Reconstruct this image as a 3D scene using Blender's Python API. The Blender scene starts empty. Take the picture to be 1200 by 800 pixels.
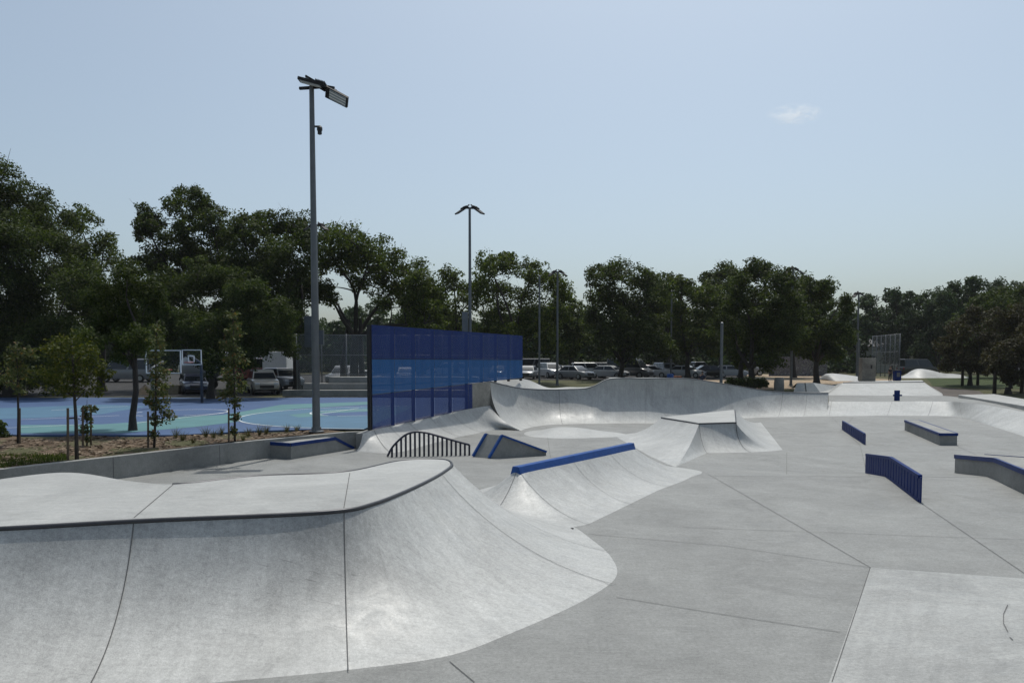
import bpy, bmesh, math, random
import numpy as np
from mathutils import Vector, Matrix

R = math.radians
rng = random.Random(7)
C = bpy.context.scene.collection
scene = bpy.context.scene

# ------------------------------------------------------------------ camera model
CAM_H = 2.9
F = 866.0                      # focal length in photo pixels (1200 wide)
PITCH = R(3.0)                 # looking slightly down
HOR = 424.0
AXY = HOR + F * math.tan(PITCH)          # row of the optical axis in the photo

cam_data = bpy.data.cameras.new('camera')
cam = bpy.data.objects.new('camera', cam_data)
C.objects.link(cam)
cam.location = (0, 0, CAM_H)
cam.rotation_euler = (R(90) - PITCH, 0, 0)
cam_data.sensor_width = 36.0
cam_data.lens = 36.0 * F / 1200.0
cam_data.shift_y = (AXY - 400.0) / 1200.0
cam_data.clip_start = 0.1
cam_data.clip_end = 6000
scene.camera = cam


def ray(px, py):
    u = (px - 600.0) / F
    v = (AXY - py) / F
    return Vector((u, math.cos(PITCH) + v * math.sin(PITCH), -math.sin(PITCH) + v * math.cos(PITCH)))


def W(px, py, z):
    d = ray(px, py)
    t = (z - CAM_H) / d.z
    return Vector((d.x * t, d.y * t, z))


def RY(px, py, Y):
    d = ray(px, py)
    t = Y / d.y
    return Vector((d.x * t, Y, CAM_H + d.z * t))


def sstep(a, b, x):
    t = min(1.0, max(0.0, (x - a) / (b - a)))
    return t * t * (3 - 2 * t)


DROP = 0.30


def fz(x, y):
    """height of the skatepark's concrete floor"""
    r = min(1.0, max(0.0, (y - 18.6) / 2.6))
    z = -DROP * sstep(3.0, 10.0, x) * r
    if y < 4.6:                                    # the platform one stands on
        d = 4.6 - y
        z += 1.3 if d > 1.9 else 2.04 - math.sqrt(max(0, 2.04 ** 2 - min(d, 1.9) ** 2)) * 1.0
        z = min(z, 1.3)
    return z


def G(px, py):
    d = ray(px, py)
    t = 5.0
    for k in range(4000):
        p = Vector((0, 0, CAM_H)) + d * t
        if p.z <= fz(p.x, p.y):
            break
        t += 0.02
    return Vector((p.x, p.y, fz(p.x, p.y)))


def gz(x, y):
    """height of the ground round the park"""
    a = 0.56 + 0.5 * sstep(52, 80, y)
    if x > 6:
        a -= 0.20 * sstep(8, 14, x) * (1 - sstep(54, 70, y))
    return a


def GZ(px, py):
    d = ray(px, py)
    t = 8.0
    for k in range(8000):
        p = Vector((0, 0, CAM_H)) + d * t
        if p.z <= gz(p.x, p.y):
            break
        t += 0.05
    return Vector((p.x, p.y, gz(p.x, p.y)))


# ------------------------------------------------------------------ helpers
def tag(o, label=None, cat=None, group=None, kind=None):
    if label: o['label'] = label
    if cat: o['category'] = cat
    if group: o['group'] = group
    if kind: o['kind'] = kind
    return o


def empty(name, loc, label=None, cat=None, group=None, rz=0.0):
    o = bpy.data.objects.new(name, None)
    C.objects.link(o)
    o.location = loc
    o.rotation_euler = (0, 0, rz)
    tag(o, label, cat, group)
    return o


class MB:
    def __init__(s):
        s.v = []; s.f = []; s.uv = None; s.mi = []

    def add(s, vs, fs, mi=0):
        b = len(s.v)
        s.v.extend([tuple(p) for p in vs])
        for f in fs:
            s.f.append(tuple(i + b for i in f)); s.mi.append(mi)
        return s

    def box(s, c, size, m=None, mi=0):
        x, y, z = size[0] / 2, size[1] / 2, size[2] / 2
        vs = [Vector(p) for p in ((-x, -y, -z), (x, -y, -z), (x, y, -z), (-x, y, -z), (-x, -y, z), (x, -y, z), (x, y, z), (-x, y, z))]
        if m is not None: vs = [m @ p for p in vs]
        vs = [p + Vector(c) for p in vs]
        return s.add(vs, [(0, 3, 2, 1), (4, 5, 6, 7), (0, 1, 5, 4), (1, 2, 6, 5), (2, 3, 7, 6), (3, 0, 4, 7)], mi)

    def bar(s, a, b, w, h):
        a = Vector(a); b = Vector(b); d = b - a
        L = d.length
        q = d.to_track_quat('X', 'Z').to_matrix()
        return s.box((a + b) / 2, (L, w, h), q)

    def tube(s, pts, rad, n=8, cap=True):
        pts = [Vector(p) for p in pts]
        if not isinstance(rad, (list, tuple)): rad = [rad] * len(pts)
        b = len(s.v)
        ref = Vector((0, 0, 1))
        d0 = (pts[1] - pts[0]).normalized()
        if abs(d0.z) > 0.9: ref = Vector((1, 0, 0))
        for i, p in enumerate(pts):
            d = (pts[min(i + 1, len(pts) - 1)] - pts[max(i - 1, 0)]).normalized()
            x = ref - d * ref.dot(d)
            if x.length < 1e-5: x = d.orthogonal()
            x.normalize(); y = d.cross(x)
            for k in range(n):
                a = 2 * math.pi * k / n
                s.v.append(tuple(p + (x * math.cos(a) + y * math.sin(a)) * rad[i]))
        for i in range(len(pts) - 1):
            for k in range(n):
                k2 = (k + 1) % n
                s.f.append((b + i * n + k, b + i * n + k2, b + (i + 1) * n + k2, b + (i + 1) * n + k)); s.mi.append(0)
        if cap:
            s.f.append(tuple(b + k for k in range(n))[::-1]); s.mi.append(0)
            e = b + (len(pts) - 1) * n
            s.f.append(tuple(e + k for k in range(n))); s.mi.append(0)
        return s

    def lathe(s, prof, c=(0, 0, 0), n=16, m=None):
        b = len(s.v)
        for r, z in prof:
            for k in range(n):
                a = 2 * math.pi * k / n
                p = Vector((r * math.cos(a), r * math.sin(a), z))
                if m is not None: p = m @ p
                s.v.append(tuple(p + Vector(c)))
        for i in range(len(prof) - 1):
            for k in range(n):
                k2 = (k + 1) % n
                s.f.append((b + i * n + k, b + i * n + k2, b + (i + 1) * n + k2, b + (i + 1) * n + k)); s.mi.append(0)
        s.f.append(tuple(b + k for k in range(n))[::-1]); s.mi.append(0)
        e = b + (len(prof) - 1) * n
        s.f.append(tuple(e + k for k in range(n))); s.mi.append(0)
        return s

    def prism(s, poly, z0, z1, mi=0):
        """vertical prism from an xy polygon; z0/z1 numbers or lists"""
        n = len(poly)
        za = z0 if isinstance(z0, (list, tuple)) else [z0] * n
        zb = z1 if isinstance(z1, (list, tuple)) else [z1] * n
        area = sum(poly[i][0] * poly[(i + 1) % n][1] - poly[(i + 1) % n][0] * poly[i][1] for i in range(n))
        idx = list(range(n)) if area > 0 else list(range(n))[::-1]
        vs = [(poly[i][0], poly[i][1], za[i]) for i in idx] + [(poly[i][0], poly[i][1], zb[i]) for i in idx]
        fs = [tuple(range(n))[::-1], tuple(range(n, 2 * n))]
        for i in range(n):
            j = (i + 1) % n
            fs.append((i, j, n + j, n + i))
        return s.add(vs, fs, mi)

    def build(s, name, mat, parent=None, smooth=False, bevel=0.0, loc=None, angle=None):
        me = bpy.data.meshes.new(name)
        me.from_pydata(s.v, [], s.f)
        mats = mat if isinstance(mat, (list, tuple)) else [mat]
        for m in mats: me.materials.append(m)
        if len(mats) > 1: me.polygons.foreach_set('material_index', s.mi)
        if s.uv is not None:
            ul = me.uv_layers.new(name='UVMap')
            for lp in me.loops: ul.data[lp.index].uv = s.uv[lp.vertex_index]
        if smooth: me.polygons.foreach_set('use_smooth', [True] * len(me.polygons))
        if angle: 
            me.set_sharp_from_angle(angle=R(angle))
        me.update()
        o = bpy.data.objects.new(name, me)
        C.objects.link(o)
        if parent is not None: o.parent = parent
        if loc is not None: o.location = loc
        if bevel:
            b = o.modifiers.new('bevel', 'BEVEL'); b.width = bevel; b.segments = 2; b.limit_method = 'ANGLE'; b.angle_limit = R(35)
        return o


def rel(o):
    """keep world coordinates of children when the parent Empty sits at loc"""
    return o


def world_child(mb, name, mat, parent, **k):
    """mb given in world coordinates, parent an Empty anywhere (no rotation)"""
    off = Vector(parent.location)
    mb.v = [tuple(Vector(p) - off) for p in mb.v]
    return mb.build(name, mat, parent, **k)


def kids(o):
    return list(o.children)


def copy_tree(o, parent=None):
    c = o.copy(); C.objects.link(c)
    if parent is not None: c.parent = parent
    for ch in o.children: copy_tree(ch, c)
    return c


# ------------------------------------------------------------------ materials
def newmat(name):
    m = bpy.data.materials.new(name); m.use_nodes = True
    nt = m.node_tree
    b = nt.nodes['Principled BSDF']
    return m, nt, b


def N(nt, t, **k):
    n = nt.nodes.new(t)
    for a, v in k.items():
        if a.startswith('i_'): n.inputs[a[2:].replace('_', ' ')].default_value = v
        else: setattr(n, a, v)
    return n


def L(nt, a, b): nt.links.new(a, b)


def mixcol(nt, fac, a, b, blend='MIX'):
    n = nt.nodes.new('ShaderNodeMix'); n.data_type = 'RGBA'; n.blend_type = blend
    for sock, val in ((n.inputs[0], fac), (n.inputs[6], a), (n.inputs[7], b)):
        if hasattr(val, 'is_linked') or isinstance(val, bpy.types.NodeSocket): L(nt, val, sock)
        else: sock.default_value = val if not isinstance(val, tuple) else (val + (1,) if len(val) == 3 else val)
    return n.outputs[2]


def ramp(nt, inp, stops):
    r = nt.nodes.new('ShaderNodeValToRGB')
    e = r.color_ramp.elements
    while len(e) < len(stops): e.new(0.5)
    for k, (p, c) in enumerate(stops):
        e[k].position = p; e[k].color = (c, c, c, 1) if isinstance(c, (int, float)) else tuple(c) + (1,)
    L(nt, inp, r.inputs[0])
    return r.outputs[0]


def noise(nt, vec, scale, detail=4, rough=0.55, dist=0.0):
    n = N(nt, 'ShaderNodeTexNoise')
    n.inputs['Scale'].default_value = scale; n.inputs['Detail'].default_value = detail
    n.inputs['Roughness'].default_value = rough; n.inputs['Distortion'].default_value = dist
    if vec is not None: L(nt, vec, n.inputs['Vector'])
    return n.outputs[0]


def scaled(nt, vec, s):
    m = N(nt, 'ShaderNodeMapping'); m.inputs['Scale'].default_value = s
    L(nt, vec, m.inputs['Vector']); return m.outputs[0]


def concrete(name, base=0.40, tint=(1.0, 1.0, 0.985), rough=(0.42, 0.62), streak=False, speck=0.3, blotch=0.28, bump=0.25, trowel=True):
    m, nt, b = newmat(name)
    geo = N(nt, 'ShaderNodeNewGeometry')
    pos = geo.outputs['Position']
    c = tuple(base * t for t in tint)
    big = ramp(nt, noise(nt, pos, 0.55, 5, 0.6, 0.6), [(0.3, 1 - blotch), (0.7, 1 + blotch * 0.35)])
    mid = ramp(nt, noise(nt, pos, 3.2, 6, 0.65, 1.2), [(0.25, 1 - blotch * 0.6), (0.75, 1 + blotch * 0.3)])
    fine = ramp(nt, noise(nt, pos, 95, 3, 0.7), [(0.3, 1 - speck * 0.55), (0.7, 1 + speck * 0.3)])
    col = mixcol(nt, 1.0, c, big, 'MULTIPLY')
    col = mixcol(nt, 1.0, col, mid, 'MULTIPLY')
    col = mixcol(nt, 1.0, col, fine, 'MULTIPLY')
    # pits and small dark specks
    pits = ramp(nt, noise(nt, pos, 38, 2, 0.6), [(0.70, 1.0), (0.76, 0.72)])
    col = mixcol(nt, 1.0, col, pits, 'MULTIPLY')
    # coarse grain, wheel scuffs and a few stains
    col = mixcol(nt, 1.0, col, ramp(nt, noise(nt, pos, 26, 5, 0.75), [(0.32, 1 - speck * 0.5), (0.66, 1 + speck * 0.28)]), 'MULTIPLY')
    col = mixcol(nt, 1.0, col, ramp(nt, noise(nt, pos, 11, 4, 0.7, 0.8), [(0.3, 1 - blotch * 0.4), (0.7, 1 + blotch * 0.2)]), 'MULTIPLY')
    area = ramp(nt, noise(nt, pos, 0.8, 3, 0.5), [(0.45, 0.0), (0.65, 1.0)])
    for rz, sx in ((0.5, 0.9), (-0.9, 1.3), (1.6, 0.7)):
        mp = N(nt, 'ShaderNodeMapping'); mp.inputs['Rotation'].default_value = (0, 0, rz); mp.inputs['Scale'].default_value = (sx, 34, 6)
        L(nt, pos, mp.inputs['Vector'])
        sc_ = ramp(nt, noise(nt, mp.outputs[0], 1.0, 3, 0.6, 0.3), [(0.67, 0.0), (0.73, 1.0)])
        f_ = N(nt, 'ShaderNodeMath', operation='MULTIPLY'); L(nt, sc_, f_.inputs[0]); L(nt, area, f_.inputs[1])
        f2 = N(nt, 'ShaderNodeMath', operation='MULTIPLY'); L(nt, f_.outputs[0], f2.inputs[0]); f2.inputs[1].default_value = 0.6
        col = mixcol(nt, f2.outputs[0], col, (0.09, 0.09, 0.09))
    stn = ramp(nt, noise(nt, pos, 0.33, 6, 0.7, 1.4), [(0.55, 1.0), (0.62, 0.86), (0.70, 0.96)])
    col = mixcol(nt, 1.0, col, stn, 'MULTIPLY')
    if trowel:      # long trowel sweeps
        sw = noise(nt, scaled(nt, pos, (1.0, 7.0, 1.0)), 1.3, 5, 0.7, 1.8)
        col = mixcol(nt, 1.0, col, ramp(nt, sw, [(0.35, 0.93), (0.62, 1.05)]), 'MULTIPLY')
    if streak:
        uv = N(nt, 'ShaderNodeTexCoord').outputs['UV']
        st = noise(nt, scaled(nt, uv, (9.0, 0.7, 1.0)), 1.0, 5, 0.6, 0.5)
        col = mixcol(nt, 1.0, col, ramp(nt, st, [(0.3, 0.89), (0.65, 1.04)]), 'MULTIPLY')
        sc = noise(nt, scaled(nt, uv, (30.0, 2.0, 1.0)), 1.0, 3, 0.6, 2.5)
        col = mixcol(nt, 1.0, col, ramp(nt, sc, [(0.63, 1.0), (0.72, 0.86)]), 'MULTIPLY')
    L(nt, col, b.inputs['Base Color'])
    rr = ramp(nt, noise(nt, pos, 2.2, 6, 0.7, 1.5), [(0.3, rough[0]), (0.7, rough[1])])
    L(nt, rr, b.inputs['Roughness'])
    b.inputs['Specular IOR Level'].default_value = 0.5
    bp = N(nt, 'ShaderNodeBump'); bp.inputs['Strength'].default_value = bump; bp.inputs['Distance'].default_value = 0.01
    hn = N(nt, 'ShaderNodeMath', operation='ADD')
    L(nt, noise(nt, pos, 60, 4, 0.7), hn.inputs[0])
    L(nt, noise(nt, pos, 6, 5, 0.6), hn.inputs[1])
    L(nt, hn.outputs[0], bp.inputs['Height'])
    L(nt, bp.outputs[0], b.inputs['Normal'])
    return m


def plain(name, col, rough=0.5, metal=0.0, var=0.12, scale=6.0, coat=0.0, bump=0.0, spec=0.5):
    m, nt, b = newmat(name)
    pos = N(nt, 'ShaderNodeTexCoord').outputs['Object']
    f = ramp(nt, noise(nt, pos, scale, 5, 0.6), [(0.25, 1 - var), (0.75, 1 + var * 0.6)])
    c = mixcol(nt, 1.0, tuple(col), f, 'MULTIPLY')
    L(nt, c, b.inputs['Base Color'])
    b.inputs['Roughness'].default_value = rough
    b.inputs['Metallic'].default_value = metal
    b.inputs['Coat Weight'].default_value = coat
    b.inputs['Specular IOR Level'].default_value = spec
    if bump:
        bp = N(nt, 'ShaderNodeBump'); bp.inputs['Strength'].default_value = bump; bp.inputs['Distance'].default_value = 0.01
        L(nt, noise(nt, pos, scale * 6, 4, 0.6), bp.inputs['Height']); L(nt, bp.outputs[0], b.inputs['Normal'])
    return m


def leafmat(name, cols, trans=0.35):
    """cols: list of (pos, rgb) over the random value of each leaf"""
    m, nt, b = newmat(name)
    geo = N(nt, 'ShaderNodeNewGeometry')
    col = ramp(nt, geo.outputs['Random Per Island'], cols)
    big = ramp(nt, noise(nt, geo.outputs['Position'], 0.5, 3, 0.6), [(0.3, 0.62), (0.7, 1.2)])
    col = mixcol(nt, 1.0, col, big, 'MULTIPLY')
    L(nt, col, b.inputs['Base Color'])
    b.inputs['Roughness'].default_value = 0.65
    b.inputs['Specular IOR Level'].default_value = 0.18
    tr = N(nt, 'ShaderNodeBsdfTranslucent')
    L(nt, mixcol(nt, 1.0, col, (1.0, 1.05, 0.5), 'MULTIPLY'), tr.inputs['Color'])
    mx = N(nt, 'ShaderNodeMixShader'); mx.inputs[0].default_value = trans
    L(nt, b.outputs[0], mx.inputs[1]); L(nt, tr.outputs[0], mx.inputs[2])
    L(nt, mx.outputs[0], nt.nodes['Material Output'].inputs['Surface'])
    return m


def perforated(name, col, hole):
    m, nt, b = newmat(name)
    pos = N(nt, 'ShaderNodeTexCoord').outputs['Object']
    f = ramp(nt, noise(nt, pos, 1.5, 4, 0.6), [(0.25, 0.85), (0.75, 1.1)])
    L(nt, mixcol(nt, 1.0, tuple(col), f, 'MULTIPLY'), b.inputs['Base Color'])
    b.inputs['Roughness'].default_value = 0.5; b.inputs['Specular IOR Level'].default_value = 0.15
    tr = N(nt, 'ShaderNodeBsdfTransparent')
    # fine rows of slots: round holes on a 4 cm grid, hole share = hole
    sep = N(nt, 'ShaderNodeSeparateXYZ'); L(nt, pos, sep.inputs[0])
    mx = N(nt, 'ShaderNodeMixShader')
    def wave(o, per):
        a = N(nt, 'ShaderNodeMath', operation='MULTIPLY'); L(nt, o, a.inputs[0]); a.inputs[1].default_value = 2 * math.pi / per
        s = N(nt, 'ShaderNodeMath', operation='SINE'); L(nt, a.outputs[0], s.inputs[0]); return s.outputs[0]
    p = N(nt, 'ShaderNodeMath', operation='MULTIPLY'); L(nt, wave(sep.outputs[0], 0.05), p.inputs[0]); L(nt, wave(sep.outputs[2], 0.05), p.inputs[1])
    g = N(nt, 'ShaderNodeMath', operation='GREATER_THAN'); L(nt, p.outputs[0], g.inputs[0]); g.inputs[1].default_value = hole
    L(nt, g.outputs[0], mx.inputs[0])
    L(nt, b.outputs[0], mx.inputs[1]); L(nt, tr.outputs[0], mx.inputs[2])
    L(nt, mx.outputs[0], nt.nodes['Material Output'].inputs['Surface'])
    return m


def chainlink(name, col=(0.25, 0.27, 0.28), share=0.25, per=0.12):
    m, nt, b = newmat(name)
    pos = N(nt, 'ShaderNodeTexCoord').outputs['Object']
    sep = N(nt, 'ShaderNodeSeparateXYZ'); L(nt, pos, sep.inputs[0])
    b.inputs['Base Color'].default_value = tuple(col) + (1,)
    b.inputs['Metallic'].default_value = 0.4; b.inputs['Roughness'].default_value = 0.5
    def diag(op):
        a = N(nt, 'ShaderNodeMath', operation=op); L(nt, sep.outputs[0], a.inputs[0]); L(nt, sep.outputs[2], a.inputs[1])
        s = N(nt, 'ShaderNodeMath', operation='MULTIPLY'); L(nt, a.outputs[0], s.inputs[0]); s.inputs[1].default_value = 1 / per
        fr = N(nt, 'ShaderNodeMath', operation='FRACT'); L(nt, s.outputs[0], fr.inputs[0])
        l = N(nt, 'ShaderNodeMath', operation='LESS_THAN'); L(nt, fr.outputs[0], l.inputs[0]); l.inputs[1].default_value = share * 0.55
        return l.outputs[0]
    mxm = N(nt, 'ShaderNodeMath', operation='MAXIMUM'); L(nt, diag('ADD'), mxm.inputs[0]); L(nt, diag('SUBTRACT'), mxm.inputs[1])
    tr = N(nt, 'ShaderNodeBsdfTransparent'); mx = N(nt, 'ShaderNodeMixShader')
    L(nt, mxm.outputs[0], mx.inputs[0]); L(nt, tr.outputs[0], mx.inputs[1]); L(nt, b.outputs[0], mx.inputs[2])
    L(nt, mx.outputs[0], nt.nodes['Material Output'].inputs['Surface'])
    return m


M = {}
M['floor'] = concrete('floor_concrete', 0.24, (0.98, 1.0, 0.965), (0.55, 0.75), speck=0.55, blotch=0.22, bump=0.35)
M['ramp'] = concrete('ramp_concrete', 0.44, (0.985, 0.995, 0.965), (0.38, 0.62), streak=True, speck=0.42, blotch=0.19, bump=0.25)
M['deck'] = concrete('deck_concrete', 0.37, (0.99, 1.0, 0.965), (0.45, 0.65), speck=0.25, blotch=0.18, bump=0.2)
M['wall'] = concrete('wall_concrete', 0.26, (1.0, 1.0, 0.94), (0.6, 0.8), speck=0.3, blotch=0.25, bump=0.3, trowel=False)
M['oldwall'] = concrete('weathered_concrete', 0.30, (1.0, 0.95, 0.84), (0.7, 0.9), speck=0.35, blotch=0.45, bump=0.4, trowel=False)
M['seam'] = plain('joint_filler', (0.07, 0.07, 0.07), 0.8)
M['steel'] = plain('dark_coping_steel', (0.06, 0.06, 0.065), 0.4, 0.6)
M['galv'] = plain('galvanized_steel', (0.125, 0.135, 0.145), 0.45, 0.4, 0.18, 3.0)
M['blue'] = plain('blue_painted_steel', (0.020, 0.070, 0.25), 0.45, 0.0, 0.25, 5.0, spec=0.3)
def worn(name, col, rough, wearcol=(0.20, 0.20, 0.20), lim=0.66):
    m = plain(name, col, rough, 0.0, 0.25, 5.0, spec=0.15); nt = m.node_tree; b = nt.nodes['Principled BSDF']
    pos = N(nt, 'ShaderNodeTexCoord').outputs['Object']; src = b.inputs['Base Color'].links[0].from_socket
    k = ramp(nt, noise(nt, scaled(nt, pos, (3, 3, 14)), 1.6, 6, 0.75, 0.6), [(lim, 0.0), (lim + 0.05, 0.8)])
    c = mixcol(nt, k, src, wearcol)
    k2 = ramp(nt, noise(nt, pos, 30, 3, 0.7), [(0.70, 0.0), (0.76, 0.5)])
    L(nt, mixcol(nt, k2, c, (0.02, 0.02, 0.025)), b.inputs['Base Color'])
    return m


M['blue'] = worn('worn_blue_steel', (0.020, 0.070, 0.25), 0.45)
M['navy_edge'] = worn('worn_navy_edge', (0.012, 0.035, 0.15), 0.5)
M['navy'] = plain('navy_painted_steel', (0.006, 0.024, 0.125), 0.55, 0.0, 0.2, 5.0, spec=0.1)
M['navyrail'] = plain('dark_navy_steel', (0.012, 0.016, 0.035), 0.35, 0.0, 0.2, 5.0)
M['black'] = plain('black_metal', (0.012, 0.012, 0.013), 0.45)
M['lamp_body'] = plain('lamp_housing', (0.022, 0.022, 0.024), 0.6, 0.0, spec=0.2)
M['lens'] = plain('lamp_glass', (0.30, 0.34, 0.38), 0.12, 0.0, 0.1)
M['white'] = plain('white_paint', (0.75, 0.76, 0.76), 0.5, 0, 0.06)
M['panel_dark'] = perforated('perforated_dark_blue', (0.009, 0.031, 0.155), 0.52)
M['panel_mid'] = perforated('perforated_mid_blue', (0.021, 0.105, 0.290), 0.64)
M['chain'] = chainlink('chain_link_mesh')
M['bark'] = plain('tree_bark', (0.036, 0.030, 0.025), 0.85, 0, 0.4, 4.0, bump=0.6)
M['wood'] = plain('stake_wood', (0.10, 0.07, 0.045), 0.8, 0, 0.35, 5.0)
M['tyre'] = plain('tyre_rubber', (0.018, 0.018, 0.018), 0.7)
M['rim'] = plain('wheel_rim', (0.35, 0.36, 0.37), 0.35, 0.7)
M['glass'] = plain('car_glass', (0.02, 0.025, 0.03), 0.06, 0, 0.05)
M['headlight'] = plain('headlight_glass', (0.6, 0.62, 0.65), 0.1)
M['tail'] = plain('tail_light', (0.25, 0.01, 0.01), 0.2)

leaf_dark = leafmat('leaf_dark_green', [(0.0, (0.026, 0.042, 0.010)), (0.55, (0.046, 0.068, 0.016)), (1.0, (0.085, 0.108, 0.026))], 0.40)
leaf_mid = leafmat('leaf_mid_green', [(0.0, (0.032, 0.052, 0.011)), (0.55, (0.060, 0.088, 0.018)), (1.0, (0.120, 0.145, 0.034))], 0.45)
leaf_young = leafmat('leaf_young_green', [(0.0, (0.036, 0.052, 0.010)), (0.6, (0.068, 0.086, 0.014)), (1.0, (0.125, 0.125, 0.020))], 0.36)
leaf_column = leafmat('leaf_column_green', [(0.0, (0.055, 0.075, 0.028)), (0.85, (0.125, 0.145, 0.058)), (1.0, (0.22, 0.12, 0.045))], 0.3)
leaf_red = leafmat('leaf_dark_red', [(0.0, (0.030, 0.028, 0.014)), (0.6, (0.046, 0.038, 0.018)), (1.0, (0.058, 0.062, 0.022))], 0.3)
leaf_far = leafmat('leaf_far_green', [(0.0, (0.026, 0.046, 0.022)), (1.0, (0.062, 0.095, 0.038))], 0.3)
leaf_grass = leafmat('dry_grass_blade', [(0.0, (0.045, 0.05, 0.02)), (0.6, (0.08, 0.08, 0.035)), (1.0, (0.15, 0.125, 0.06))], 0.3)


def groundmat(name, cols, sc=0.8, rough=0.9, fine=30, bump=0.6):
    m, nt, b = newmat(name)
    pos = N(nt, 'ShaderNodeNewGeometry').outputs['Position']
    col = ramp(nt, noise(nt, pos, sc, 6, 0.65, 0.5), cols)
    f = ramp(nt, noise(nt, pos, fine, 4, 0.7), [(0.3, 0.55), (0.7, 1.3)])
    L(nt, mixcol(nt, 1.0, col, f, 'MULTIPLY'), b.inputs['Base Color'])
    b.inputs['Roughness'].default_value = rough
    b.inputs['Specular IOR Level'].default_value = 0.2
    bp = N(nt, 'ShaderNodeBump'); bp.inputs['Strength'].default_value = bump; bp.inputs['Distance'].default_value = 0.05
    L(nt, noise(nt, pos, fine * 0.7, 4, 0.7), bp.inputs['Height']); L(nt, bp.outputs[0], b.inputs['Normal'])
    return m


M['ground'] = groundmat('ground_soil_grass', [(0.3, (0.045, 0.055, 0.022)), (0.5, (0.075, 0.075, 0.035)), (0.7, (0.10, 0.085, 0.05))], 0.15)
M['lawn'] = groundmat('lawn_grass', [(0.3, (0.028, 0.044, 0.012)), (0.7, (0.048, 0.064, 0.020))], 0.5, fine=18)
M['mulch'] = groundmat('wood_mulch', [(0.3, (0.070, 0.048, 0.032)), (0.55, (0.135, 0.096, 0.064)), (0.75, (0.20, 0.15, 0.105))], 5.0, fine=22, bump=1.0)
M['asphalt'] = groundmat('asphalt', [(0.3, (0.030, 0.030, 0.032)), (0.7, (0.05, 0.048, 0.046))], 0.6, fine=60)
M['path'] = groundmat('worn_path_asphalt', [(0.3, (0.085, 0.075, 0.068)), (0.7, (0.125, 0.11, 0.10))], 0.6, fine=60)
M['gravel'] = groundmat('tan_gravel', [(0.3, (0.25, 0.19, 0.13)), (0.7, (0.36, 0.28, 0.20))], 0.6, fine=20)
M['dark_tone'] = groundmat('dark_ground', [(0.3, (0.025, 0.022, 0.016)), (0.7, (0.045, 0.04, 0.028))], 0.8, fine=20)


def courtmat(name, c):
    m, nt, b = newmat(name)
    pos = N(nt, 'ShaderNodeNewGeometry').outputs['Position']
    f = ramp(nt, noise(nt, pos, 0.7, 6, 0.65, 0.8), [(0.3, 0.88), (0.7, 1.08)])
    L(nt, mixcol(nt, 1.0, c, f, 'MULTIPLY'), b.inputs['Base Color'])
    b.inputs['Roughness'].default_value = 0.7; b.inputs['Specular IOR Level'].default_value = 0.3
    return m


M['court_violet'] = courtmat('court_violet_blue', (0.046, 0.088, 0.185))
M['court_teal'] = courtmat('court_teal', (0.076, 0.178, 0.192))
M['court_sky'] = courtmat('court_light_blue', (0.062, 0.138, 0.215))
M['court_line'] = courtmat('court_white_line', (0.65, 0.68, 0.70))

# ------------------------------------------------------------------ sun, sky
HAZE = 0.00012
SUN_EL, SUN_AZ = R(67), math.atan2(1.6, 5.1)      # azimuth from +Y towards +X
world = bpy.data.worlds.new('World'); scene.world = world; world.use_nodes = True
nt = world.node_tree
bg = nt.nodes['Background']
DUST, OZ, AIR, SAT, TINT = 3.6, 3.0, 1.0, 0.72, (0.925, 0.99, 0.965)
sky = N(nt, 'ShaderNodeTexSky', sky_type='NISHITA')
sky.sun_disc = False; sky.sun_elevation = SUN_EL; sky.sun_rotation = SUN_AZ
sky.altitude = 100; sky.air_density = 1.0; sky.dust_density = DUST; sky.ozone_density = OZ
hs = N(nt, 'ShaderNodeHueSaturation'); hs.inputs['Saturation'].default_value = SAT; L(nt, sky.outputs[0], hs.inputs['Color'])
L(nt, mixcol(nt, 1.0, hs.outputs[0], TINT, 'MULTIPLY'), bg.inputs[0]); bg.inputs[1].default_value = 0.15
sl = bpy.data.lights.new('sun', 'SUN'); sl.energy = 3.5; sl.angle = R(0.6); sl.color = (1.0, 0.965, 0.90)
so = bpy.data.objects.new('sun', sl); C.objects.link(so)
sd = Vector((math.sin(SUN_AZ) * math.cos(SUN_EL), math.cos(SUN_AZ) * math.cos(SUN_EL), math.sin(SUN_EL)))
so.rotation_euler = sd.to_track_quat('Z', 'Y').to_euler(); so.location = sd * 60
vs = scene.view_settings
vs.view_transform = 'Standard'; vs.look = 'None'; vs.exposure = -0.20; vs.gamma = 1.0; vs.use_curve_mapping = False

# ------------------------------------------------------------------ ground and floor
def grid(name, xs, ys, zf, mat, kind='structure', keep=None, sharp_y=()):
    mb = MB(); nx = len(xs)
    for y in ys:
        for x in xs: mb.v.append((x, y, zf(x, y)))
    for j in range(len(ys) - 1):
        for i in range(nx - 1):
            cx, cy = (xs[i] + xs[i + 1]) / 2, (ys[j] + ys[j + 1]) / 2
            if keep is None or keep(cx, cy):
                mb.f.append((j * nx + i, j * nx + i + 1, (j + 1) * nx + i + 1, (j + 1) * nx + i)); mb.mi.append(0)
    o = mb.build(name, mat, smooth=True)
    me = o.data
    if sharp_y:
        for e in me.edges:
            a, b = me.vertices[e.vertices[0]].co, me.vertices[e.vertices[1]].co
            if any(abs(a.y - s) < 1e-3 and abs(b.y - s) < 1e-3 for s in sharp_y): e.use_edge_sharp = True
    if kind: tag(o, kind=kind)
    return o


def lin(a, b, st):
    n = max(1, int(round((b - a) / st)))
    return [a + (b - a) * i / n for i in range(n + 1)]


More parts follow.
